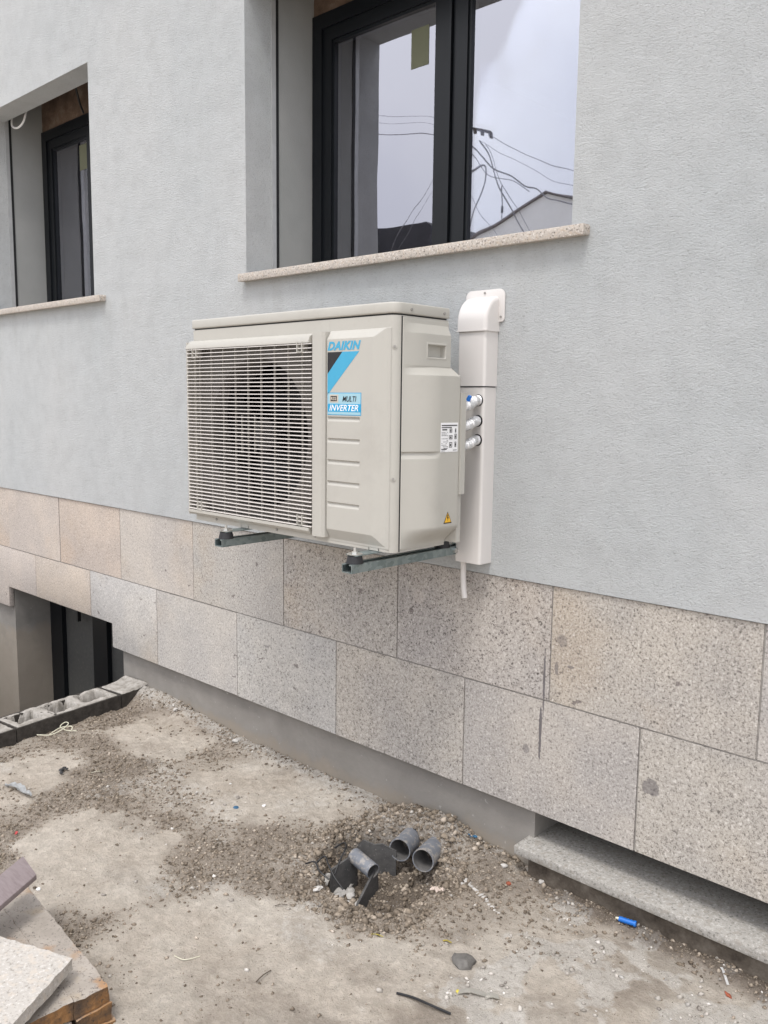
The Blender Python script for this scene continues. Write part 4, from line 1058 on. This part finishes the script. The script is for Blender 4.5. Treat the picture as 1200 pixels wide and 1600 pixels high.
# grille
gr_x0, gr_x1, gz0, gz1 = -.500, .237, .608, 1.243
bm = bmesh.new()
prism(bm, [(AYF-.0006, gz1), (AYF-.020, gz1-.010), (AYF-.026, gz1-.024), (AYF-.026, gz1-.030), (AYF-.004, gz1-.030)], 0, gr_x0, .1668)       # top bar
prism(bm, [(AYF-.0006, gz0), (AYF-.018, gz0+.004), (AYF-.0255, gz0+.012), (AYF-.0255, gz0+.022), (AYF-.004, gz0+.022)], 0, gr_x0, .1668)    # bottom bar
prism(bm, [(gr_x1, AYF-.0008), (gr_x1-.002, AYF-.018), (gr_x1-.009, AYF-.026), (.192, AYF-.0265), (.184, AYF-.025), (.167, AYF-.010), (.167, AYF-.0008)], 2, gz0-.0005, gz1+.0005)
prism(bm, [(gr_x0-.001, AYF+.022), (gr_x0-.001, AYF-.020), (gr_x0+.003, AYF-.025), (gr_x0+.006, AYF-.022), (gr_x0+.006, AYF+.022)], 2, gz0+.003, gz1-.006)
prism(bm, [(gr_x0+.0061, AYF+.004), (gr_x0+.0061, AYF+.0215), (AX0-.001, AYF+.0215), (AX0-.001, AYF+.004)], 2, gz0+.003, gz1-.006)
grille = build('grille', bm, ivory, ac, smooth=True, angle=28)
bm = bmesh.new(); nl = 45
for i in range(nl):
    z = gz0+.0265+(gz1-.030-gz0-.030)*i/(nl-1)
    yb = AYF-.0255
    prism(bm, [(yb, z-.0012), (yb+.0008, z+.0013), (yb+.010, z+.0022), (yb+.010, z+.0008)], 0, gr_x0+.006, .1795)
build('louvres', bm, louvre_m, grille)
bm = bmesh.new(); rx = [-.430, -.361, -.292, -.223, -.153, -.083, -.013, .056, .124]
for x in rx: box(bm, x-.0010, x+.0010, AYF-.0150, AYF-.0085, gz0+.022, gz1-.030)
for x in (-.188, -.118): box(bm, x-.0012, x+.0012, AYF-.0150, AYF-.0085, .852, .982)
build('grille_rod', bm, ivory2, grille)
for x, z in ((-.447, 1.196), (.124, 1.200), (.124, .650), (-.428, .646)):
    bm = bmesh.new()
    box(bm, x-.013, x-.010, AYF-.0275, AYF-.002, z-.016, z+.018); box(bm, x+.010, x+.013, AYF-.0275, AYF-.002, z-.016, z+.018); box(bm, x-.010, x+.010, AYF-.0270, AYF-.002, z-.016, z-.0135)
    box(bm, x-.010, x+.010, AYF-.012, AYF-.009, z-.0135, z+.018)
    build('grille_clip', bm, ivory2, grille)

# marks on the front panel
YP = AYF-.016-.0012
def flat_poly(name, polys, mat, parent, y=YP, th=.0006):
    bm = bmesh.new()
    for p in polys: prism(bm, p, 1, y, y+th)
    return build(name, bm, mat, parent)
cyan = plain('logo_cyan', (.045, .33, .52), .4, 0, .02); inkb = plain('logo_black', (.008, .008, .01), .4); cy_l = plain('label_pale_blue', (.30, .50, .58), .4, 0, .02)
cy_d = plain('label_blue', (.01, .30, .55), .4, 0, .02); beige_l = plain('label_beige', (.50, .45, .38), .5); wht = plain('label_white', (.80, .80, .80), .4, 0, .02)
def text_mesh(name, s, mat, parent, width, height, loc, rot, shear=0, bold=0.0, space=1.0):
    cu = bpy.data.curves.new(name, 'FONT'); cu.body = s; cu.shear = shear; cu.offset = bold; cu.space_character = space; cu.extrude = 0.0; cu.resolution_u = 4
    cu.align_x = 'LEFT'
    to = bpy.data.objects.new(name, cu); C.objects.link(to)
    dg = bpy.context.evaluated_depsgraph_get(); me = bpy.data.meshes.new_from_object(to.evaluated_get(dg)); bpy.data.objects.remove(to)
    xs_ = [v.co.x for v in me.vertices]; ys_ = [v.co.y for v in me.vertices]; w0, w1, h0, h1 = min(xs_), max(xs_), min(ys_), max(ys_)
    Mx = Matrix.Translation(Vector(loc)) @ rot @ Matrix.Diagonal((width/(w1-w0), height/(h1-h0), 1, 1)) @ Matrix.Translation((-w0, -h0, 0))
    me.transform(Mx); me.name = name
    return link_mesh(name, me, mat, parent)
RF = Matrix.Rotation(R(90), 4, 'X')                     # faces -y
RS = Matrix.Rotation(R(90), 4, 'Z') @ Matrix.Rotation(R(90), 4, 'X')   # faces +x
text_mesh('logo_lettering', 'DAIKIN', cyan, ac, .143, .0265, (.2445, YP-.0002, 1.186), RF, .28, .045, 1.06)
flat_poly('logo_black_triangle', [[(.2445, 1.181), (.309, 1.181), (.2445, 1.116)]], inkb, ac)
flat_poly('logo_blue_band', [[(.3095, 1.181), (.381, 1.181), (.2445, 1.052), (.2445, 1.1155)]], cyan, ac)
# sticker
sx0, sx1, sz0, sz1 = .2455, .3905, .991, 1.059
st = flat_poly('sticker', [[(sx0, sz0), (sx1, sz0), (sx1, sz1), (sx0, sz1)]], cy_d, ac)
flat_poly('sticker_field', [[(sx0+.002, sz0+.002), (sx1-.002, sz0+.002), (sx1-.002, sz1-.002), (sx0+.002, sz1-.002)]], cy_l, st, YP-.0004, .0003)
flat_poly('sticker_band', [[(sx0+.002, sz0+.010), (sx1-.002, sz0+.010), (sx1-.002, sz0+.034), (sx0+.002, sz0+.034)]], cy_d, st, YP-.0007, .0002)
flat_poly('sticker_patch', [[(sx0+.010, sz0+.038), (sx0+.048, sz0+.038), (sx0+.048, sz1-.006), (sx0+.010, sz1-.006)]], beige_l, st, YP-.0007, .0002)
flat_poly('sticker_patch_dark', [[(sx0+.014, sz0+.042), (sx0+.042, sz0+.042), (sx0+.042, sz1-.010), (sx0+.014, sz1-.010)]], inkb, st, YP-.0010, .0002)
text_mesh('sticker_text', 'R32', beige_l, st, .024, .010, (sx0+.016, YP-.0013, sz0+.0450), RF, 0, .03)
text_mesh('sticker_text', 'MULTI', inkb, st, .060, .0165, (sx0+.066, YP-.0010, sz0+.0410), RF, .28, .012)
text_mesh('sticker_text', 'INVERTER', wht, st, .125, .0185, (sx0+.009, YP-.0010, sz0+.0130), RF, .28, .010)
# data label on the side cover
XS = AX1+.0535+.0008
lab = build('data_label', bx(XS-.0004, XS, -.2915, -.2095, .885, .973), wht, ac)
bm = bmesh.new()
def mk(y0, y1, z0, z1): box(bm, XS+.0001, XS+.0004, y0, y1, z0, z1)
rr = random.Random(3)
mk(-.288, -.214, .963, .9665); mk(-.288, -.240, .957, .960); mk(-.285, -.262, .950, .954)
for i in range(11):
    z = .945-i*.0048; a = -.288
    while a < -.258:
        l_ = rr.uniform(.003, .008)
        if rr.random() < .75: mk(a, min(a+l_, -.257), z-.0014, z)
        a += l_+.0015
mk(-.288, -.262, .892, .895); mk(-.288, -.270, .888, .8895)
build('label_print', bm, plain('label_ink', (.06, .06, .06), .6), lab)
bm = bmesh.new()
for cy_, cz_, a_, b_ in ((-.244, .949, .006, .006), (-.244, .929, .008, .006), (-.244, .906, .007, .008), (-.221, .949, .003, .006), (-.221, .931, .005, .008), (-.221, .907, .004, .008)):
    mk(cy_-a_, cy_+a_, cz_-b_, cz_-b_+.002); mk(cy_-a_, cy_+a_, cz_+b_-.002, cz_+b_); mk(cy_-a_, cy_-a_+.002, cz_-b_+.002, cz_+b_-.002); mk(cy_+a_-.002, cy_+a_, cz_-b_+.002, cz_+b_-.002); mk(cy_-a_*.5, cy_+a_*.4, cz_-b_*.5, cz_+b_*.4)
mk(-.232, -.214, .889, .891)
build('label_pictogram', bm, bpy.data.materials['label_ink'], lab)
# warning triangle
def tri_side(name, cy_, cz_, s, mat, parent, x):
    bm = bmesh.new(); prism(bm, [(cy_-s, cz_-s*.9), (cy_+s, cz_-s*.9), (cy_, cz_+s*.95)], 0, x-.0004, x); return build(name, bm, mat, parent)
wtri = tri_side('warning_sign', -.250, .684, .0195, inkb, ac, XS-.0002)
tri_side('warning_field', -.250, .6835, .0155, plain('warning_yellow', (.75, .42, .02), .5, 0, .03), wtri, XS+.0004)
bm = bmesh.new(); prism(bm, [(-.2515, .6935), (-.2475, .6935), (-.2495, .6855), (-.246, .6855), (-.2515, .6735), (-.2505, .6815), (-.2540, .6815)], 0, XS+.0005, XS+.0008); build('warning_bolt', bm, inkb, wtri)

# feet of the unit
for x in (-.195, .432):
    bm = bmesh.new(); box(bm, x-.022, x+.022, -.535, -.085, .5835, .5865); box(bm, x-.022, x-.019, -.44, -.09, .5866, .598); box(bm, x+.019, x+.022, -.44, -.09, .5866, .598)
    build('foot', bm, galv, ac, bevel=.001)

# wall brackets
def bracket(x, label):
    root = empty('wall_bracket', (x, -.03, .50), label, 'bracket', 'steel wall brackets under the outdoor unit')
    bm = bmesh.new(); zt_, zb_ = .560, .534; t_ = .003
    x0, x1 = x-.021, x+.021
    box(bm, x0, x0+t_, -.553, -.004, zb_, zt_); box(bm, x1-t_, x1, -.553, -.004, zb_, zt_)
    box(bm, x0+t_, x0+.012, -.553, -.004, zt_-t_, zt_); box(bm, x1-.012, x1-t_, -.553, -.004, zt_-t_, zt_)
    box(bm, x0+t_, x1-t_, -.553, -.004, zb_, zb_+t_)
    build('rail', bm, galv, root, bevel=.0008, seg=1)
    bm = bmesh.new(); box(bm, x-.022, x+.022, -.034, -.0035, .5605, .95); build('upright', bm, galv, root, bevel=.002)
    for y in (-.520, -.115):
        bm = bmesh.new(); cyl(bm, (x, y, .5602), (x, y, .5825), .0265, .0215, 20); build('rubber_foot', bm, rubber, root, smooth=True, angle=40)
        bm = bmesh.new(); cyl(bm, (x, y, .5868), (x, y, .5888), .0235, n=20); build('washer', bm, zinc, root, smooth=True, angle=40)
        bm = bmesh.new(); cyl(bm, (x, y, .5889), (x, y, .5955), .0085, n=6); cyl(bm, (x, y, .5956), (x, y, .606), .0042, n=10); build('bolt', bm, zinc, root, smooth=True, angle=30)
    bm = bmesh.new(); cyl(bm, (x+.0212, -.075, .547), (x+.029, -.075, .547), .009, n=6); build('bolt', bm, zinc, root, smooth=True, angle=30)
bracket(-.195, 'left wall bracket, under the fan grille of the unit')
bracket(.432, 'right wall bracket, under the logo panel end of the unit')

# ------------------------------------------------------------------ pipe duct
duct = empty('pipe_duct', (.50, 0, .51), 'tall white plastic pipe duct fixed to the wall right of the unit', 'duct')
def duct_prof(x0, x1, y0, ch=.010, n=4):
    # x0..x1 at the wall, front y0
    p = [(x0, -.0035)]
    for k in range(n+1):
        a = math.pi/2*k/n; p.append((x0+ch-ch*math.cos(a), y0+ch-ch*math.sin(a)))
    for k in range(n+1):
        a = math.pi/2*k/n; p.append((x1-ch+ch*math.sin(a), y0+ch-ch*math.cos(a)))
    p.append((x1, -.0035)); return p
bm = bmesh.new(); prism(bm, duct_prof(.446, .551, -.0665), 2, .511, 1.082); build('lower_channel', bm, pvc_w, duct, smooth=True, angle=35)
bm = bmesh.new(); prism(bm, duct_prof(.443, .5535, -.0695), 2, 1.086, 1.275); build('upper_channel', bm, pvc_w, duct, smooth=True, angle=35)
bm = bmesh.new(); prism(bm, duct_prof(.448, .549, -.064), 2, 1.0821, 1.0859); build('joint_shadow_gap', bm, seal_m, duct)
# elbow: rounded hood curving back to the wall
bm = bmesh.new(); rows = []; ex0, ex1, eyf = .4385, .5580, -.0755
def sect(y0, z_, n=5, ch=.014):
    return None
N_ = 14; Rb = .072
path = [(eyf, 1.258), (eyf, 1.290)] + [(eyf+.0735*(1-math.cos(a)), 1.290+.080*math.sin(a)) for a in [math.pi/2*i/N_ for i in range(1, N_+1)]]
xs_ = []
m_ = 6; ch = .014
for k in range(m_+1):
    a = math.pi/2*k/m_; xs_.append((ex0+ch-ch*math.cos(a), (1-math.sin(a))*ch))
for k in range(m_+1):
    a = math.pi/2*k/m_; xs_.append((ex1-ch+ch*math.sin(a), (1-math.cos(a))*ch))
for i, (y, z) in enumerate(path):
    j0, j1 = max(0, i-1), min(len(path)-1, i+1)
    ty, tz = path[j1][0]-path[j0][0], path[j1][1]-path[j0][1]; l_ = math.hypot(ty, tz); ny_, nz_ = tz/l_, -ty/l_   # inward normal
    row = [bm.verts.new((ex0, -.0033, z if i < 2 else max(1.29, min(z, 1.37))))] if False else []
    for (x, dpt) in xs_: row.append(bm.verts.new((x, min(-.0034, y+ny_*dpt), z+nz_*dpt)))
    rows.append(row)
for i in range(len(rows)-1):
    for k in range(len(xs_)-1): bm.faces.new((rows[i][k], rows[i][k+1], rows[i+1][k+1], rows[i+1][k]))
# side cheeks
for side in (0, -1):
    col_ = [r[side] for r in rows]; x = col_[0].co.x
    base_ = [bm.verts.new((x, -.0034, v.co.z)) for v in col_]
    for i in range(len(col_)-1):
        if (base_[i].co-col_[i].co).length < 1e-5 and (base_[i+1].co-col_[i+1].co).length < 1e-5: continue
        try: bm.faces.new((col_[i], col_[i+1], base_[i+1], base_[i]) if side == 0 else (col_[i+1], col_[i], base_[i], base_[i+1]))
        except Exception: pass
bmesh.ops.remove_doubles(bm, verts=bm.verts[:], dist=.00005)
bmesh.ops.recalc_face_normals(bm, faces=bm.faces[:])
build('elbow_cap', bm, pvc_w, duct, smooth=True, angle=40)
bm = bmesh.new(); prism(bm, [(ex0-.0005, -.004), (ex0-.0005, eyf+.004), (ex0+.004, eyf-.0004), (ex1-.004, eyf-.0004), (ex1+.0005, eyf+.004), (ex1+.0005, -.004)], 2, 1.258, 1.262)
build('elbow_lip', bm, pvc_w, duct, smooth=True, angle=20)
# flange plate on the wall
fp = []; fx0, fx1, fz0, fz1, rr_ = .4250, .5790, 1.288, 1.392, .022
for cx, cz, a0 in ((fx1-rr_, fz0+.012, -90), (fx1-rr_, fz1-rr_, 0), (fx0+rr_, fz1-rr_, 90), (fx0+rr_, fz0+.012, 180)):
    r3 = rr_ if a0 in (0, 90) else .012
    cx2 = cx if r3 == rr_ else (fx1-r3 if cx > .5 else fx0+r3)
    for k in range(7):
        a = R(a0+90*k/6); fp.append((cx2+r3*math.cos(a), cz+r3*math.sin(a)))
bm = bmesh.new(); prism(bm, fp, 1, -.0095, -.0034); build('flange', bm, pvc_w, duct, bevel=.002)
for p in ((.502, -.0100, 1.382), (.5665, -.0100, 1.304), (.4375, -.0100, 1.304)): screw(p, (0, -1, 0), .0040, dsc_m, duct)

# condensate hose
bm = bmesh.new(); tube(bm, spline([(.462, -.036, .56), (.462, -.036, .505), (.463, -.037, .46), (.468, -.040, .42), (.476, -.043, .385)], 8), .0095, 14)
hose = build('drain_hose', bm, pvc_w, smooth=True, angle=50); tag(hose, 'short white hose hanging out of the bottom of the pipe duct', 'hose')
# refrigerant lines
for i, (z0, z1, lb) in enumerate(((1.028, 1.040, 'topmost foil wrapped pipe between the unit and the duct, with a blue cap'), (.966, .975, 'middle foil wrapped pipe between the unit and the duct'), (.905, .914, 'lowest foil wrapped pipe between the unit and the duct'))):
    root = empty('coolant_pipe', (.54, -.15, z0), lb, 'pipe', 'foil wrapped pipes between unit and duct')
    pts = spline([(.545, -.176, z0-.004), (.548, -.158, z0-.005), (.549, -.135, z0), (.542, -.108, z1-.002), (.532, -.085, z1), (.527, -.062, z1+.001)], 8)
    bm = bmesh.new(); rads = [.0145+.0018*math.sin(j*1.9)+random.uniform(-.0012, .0012) for j in range(len(pts))]; tube(bm, pts, rads, 16); build('foil_wrap', bm, foil, root, smooth=True, angle=60)
    bm = bmesh.new(); cyl(bm, (.540, -.1765, z0-.018), (.540, -.158, z0-.018), .007, n=12); build('valve_nut', bm, dsc_m, root, smooth=True, angle=30)
    bm = bmesh.new(); cyl(bm, (.529, -.0672, z1+.001), (.529, -.0665, z1+.001), .0190, n=24); build('hole_edge', bm, seal_m, root)
    if i == 0:
        bm = bmesh.new(); cyl(bm, (.552, -.150, z0+.012), (.560, -.150, z0+.026), .0075, .006, 14); build('cap', bm, blue_pl, root, smooth=True, angle=40)

# ------------------------------------------------------------------ across the street (seen in the window panes)
white_wall = plain('white_house_wall', (.78, .78, .76), .9, 0, .06, 1.5); roof_t = plain('roof_edge', (.22, .20, .20), .8, 0, .2, 3); tile_m = plain('roof_tiles', (.17, .12, .10), .85, 0, .3, 6)
wh = empty('gabled_house', (-10.2, -19, -.52), 'white gabled house across the street mirrored in the right window pane', 'house')
def gable(cx, yf_, yb_, hw, ze, zr, mat):
    bm = bmesh.new(); prism(bm, [(cx-hw, -.52), (cx+hw, -.52), (cx+hw, ze), (cx, zr), (cx-hw, ze)], 1, yb_, yf_); return bm
cx = -10.15; zr = 6.22; hw = 4.2; ze = zr-.40*hw
build('wall', gable(cx, -16, -25, hw, ze, zr, None), white_wall, wh)
bm = bmesh.new()
for s in (-1, 1):
    prism(bm, [(cx, zr+.02), (cx, zr+.065), (cx+s*(hw+.4), zr+.065-.40*(hw+.4)), (cx+s*(hw+.4), zr+.02-.40*(hw+.4))], 1, -25.3, -15.9)
build('roof', bm, roof_t, wh)
for x in (-12, -8.6):
    bm = bmesh.new(); box(bm, x-.5, x+.5, -15.99, -15.93, 1.2, 2.6); build('window', bm, dark_frame, wh)
bm = bmesh.new(); box(bm, -10.7, -9.8, -15.99, -15.92, -.52, 1.6); build('door', bm, tile_m, wh)
dh = empty('dark_house', (-21, -22, -.52), 'dark roofed house low in the left window pane', 'house')
bm = bmesh.new(); prism(bm, [(-19.9, -.52), (-15.2, -.52), (-15.2, 5.6), (-19.9, 5.6)], 1, -27, -20.3); build('wall', bm, plain('dark_house_wall', (.10, .10, .10), .9, 0, .2, 2), dh)
bm = bmesh.new(); prism(bm, [(-20.1, 5.61), (-14.6, 5.61), (-17.6, 7.15), (-18.6, 7.20), (-20.1, 7.22)], 1, -27.3, -20); build('roof', bm, plain('dark_roof', (.05, .05, .055), .8, 0, .2, 2), dh)
bm = bmesh.new(); box(bm, -18.3, -17.4, -20.29, -20.24, 2.2, 3.6); build('window', bm, plain('pale_shutter', (.4, .4, .4), .7), dh)
# tree
tr_ = empty('tree', (-20.8, -18.6, -.52), 'leafy dark tree low in the left window pane', 'tree')
bm = bmesh.new(); tube(bm, [(-20.8, -18.6, -.52), (-20.75, -18.6, 2.5), (-20.9, -18.55, 5.0)], [.22, .16, .06], 10)
for k in range(6):
    a = k*1.05; tube(bm, [(-20.8, -18.6, 2.6+k*.3), (-20.8+math.cos(a)*.9, -18.6+math.sin(a)*.9, 4.0+k*.35)], [.07, .02], 6)
build('trunk', bm, tile_m, tr_)
bm = bmesh.new(); r5 = random.Random(9)
cl_ = [(r5.gauss(-20.6, .75), r5.gauss(-18.6, .8), r5.uniform(3.6, 7.0)) for _ in range(26)]
for (a, b2, c2) in cl_:
    for _ in range(70):
        p = Vector((a+r5.gauss(0, .28), b2+r5.gauss(0, .28), c2+r5.gauss(0, .22))); n = Vector((r5.gauss(0, 1), r5.gauss(0, 1), r5.gauss(0, 1))).normalized()
        u = n.orthogonal().normalized()*.10; v_ = n.cross(u)*.6
        bm.faces.new([bm.verts.new(p+u), bm.verts.new(p+v_), bm.verts.new(p-u), bm.verts.new(p-v_)])
build('crown', bm, plain('leaf_green', (.04, .06, .03), .7, 0, .3, 3), tr_)
# utility pole and wires
cable_grey = plain('cable_grey', (.22, .22, .24), .7)
wood = plain('pole_wood', (.09, .075, .065), .85, 0, .2, 4)
up_ = empty('utility_pole', (-7.42, -9, -.52), 'wooden utility pole hidden behind the window post in the reflection', 'pole')
bm = bmesh.new(); cyl(bm, (-7.42, -9, -.52), (-7.42, -9, 5.95), .12, .08, 14); build('post', bm, wood, up_, smooth=True)
bm = bmesh.new(); tube(bm, [(-7.55, -9, 5.70), (-6.82, -9.05, 5.43)], .026, 6); build('crossarm', bm, wood, up_)
bm = bmesh.new()
for t_ in (.55, .70, .85, 1.0):
    p = Vector((-7.55, -9, 5.70)).lerp(Vector((-6.82, -9.05, 5.43)), t_); cyl(bm, p, p-Vector((0, 0, .08)), .028, .020, 8)
build('insulator', bm, wood, up_)
def cable(pts, r, label):
    bm = bmesh.new(); tube(bm, spline(pts, 8), r, 5); tag(build('overhead_cable', bm, cable_grey), label, 'cable', 'overhead cables across the street')
cable([(-6.85, -9.05, 5.40), (-6.0, -9, 4.96), (-5.13, -9, 4.50), (-2, -9, 2.85), (1, -9, 1.3)], 0.0056, 'upper straight cable running right from the pole')
cable([(-6.95, -9, 5.30), (-6.0, -9, 4.78), (-5.13, -9, 4.28), (-2, -9, 2.55), (1, -9, .9)], 0.0037, 'thin cable just below the upper one')
cable([(-7.1, -9, 5.25), (-6.80, -9, 4.95), (-6.45, -9, 4.75), (-6.1, -9, 4.50), (-5.85, -9, 4.42), (-5.6, -9, 4.22), (-5.3, -9, 4.12), (-4, -9, 3.6)], 0.0124, 'thick twisted cable sagging toward the gable')
cable([(-7.15, -9, 5.22), (-6.9, -9, 4.86), (-6.35, -9, 4.62), (-6.0, -9, 4.40)], 0.0062, 'short cable looping under the thick one')
cable([(-6.95, -9, 5.30), (-6.55, -9, 4.55), (-6.05, -9, 3.75), (-5.7, -9, 3.0), (-5.3, -9, 1.8)], 0.0112, 'steep cable falling from the crossarm to the right')
cable([(-6.88, -9, 5.25), (-6.45, -9, 4.50), (-5.92, -9, 3.72), (-5.2, -9, 1.9)], 0.0050, 'thin steep cable beside the steep thick one')
cable([(-7.25, -9, 4.9), (-6.98, -9, 5.02), (-6.92, -9, 4.8), (-7.0, -9, 4.45), (-7.15, -9, 3.9), (-7.2, -9, 2.5)], 0.0136, 'thick service cable hanging down the pole')
cable([(-7.2, -9, 4.6), (-6.7, -9, 3.9), (-6.2, -9, 3.3)], 0.0037, 'thin guy cable at the foot of the reflection')
cable([(-7.5, -9, 5.55), (-8.01, -9, 5.62), (-9.51, -9, 6.0), (-14, -9, 7.4)], 0.0087, 'dark cable running left from the pole')
cable([(-7.5, -9, 5.85), (-8.0, -9, 5.95), (-9.51, -9, 6.35), (-14, -9, 7.6)], 0.0037, 'thin cable above the dark one running left')
cable([(-7.5, -9, 5.75), (-8.0, -9, 5.82), (-9.51, -9, 6.22), (-14, -9, 7.5)], 0.0031, 'thinnest cable running left from the pole')
cable([(-8.0, -9, 4.95), (-8.6, -9, 4.35), (-8.9, -9, 3.9), (-9.6, -9, 3.0)], 0.0050, 'slanting stay cable in the left pane')
cable([(-8.0, -9, 4.75), (-8.4, -9, 4.35), (-8.75, -9, 3.8), (-9.4, -9, 2.9)], 0.0037, 'second slanting stay cable in the left pane')
ant = empty('roof_antenna', (-12.0, -16.4, 4.5), 'thin roof antenna left of the gable in the reflection', 'antenna')
bm = bmesh.new(); cyl(bm, (-11.85, -16.4, 5.2), (-11.85, -16.4, 6.75), .012, n=6); build('mast', bm, seal_m, ant)
bm = bmesh.new(); cyl(bm, (-11.85, -16.4, 6.05), (-11.85, -16.4, 6.25), .035, .03, n=8); build('head', bm, seal_m, ant)
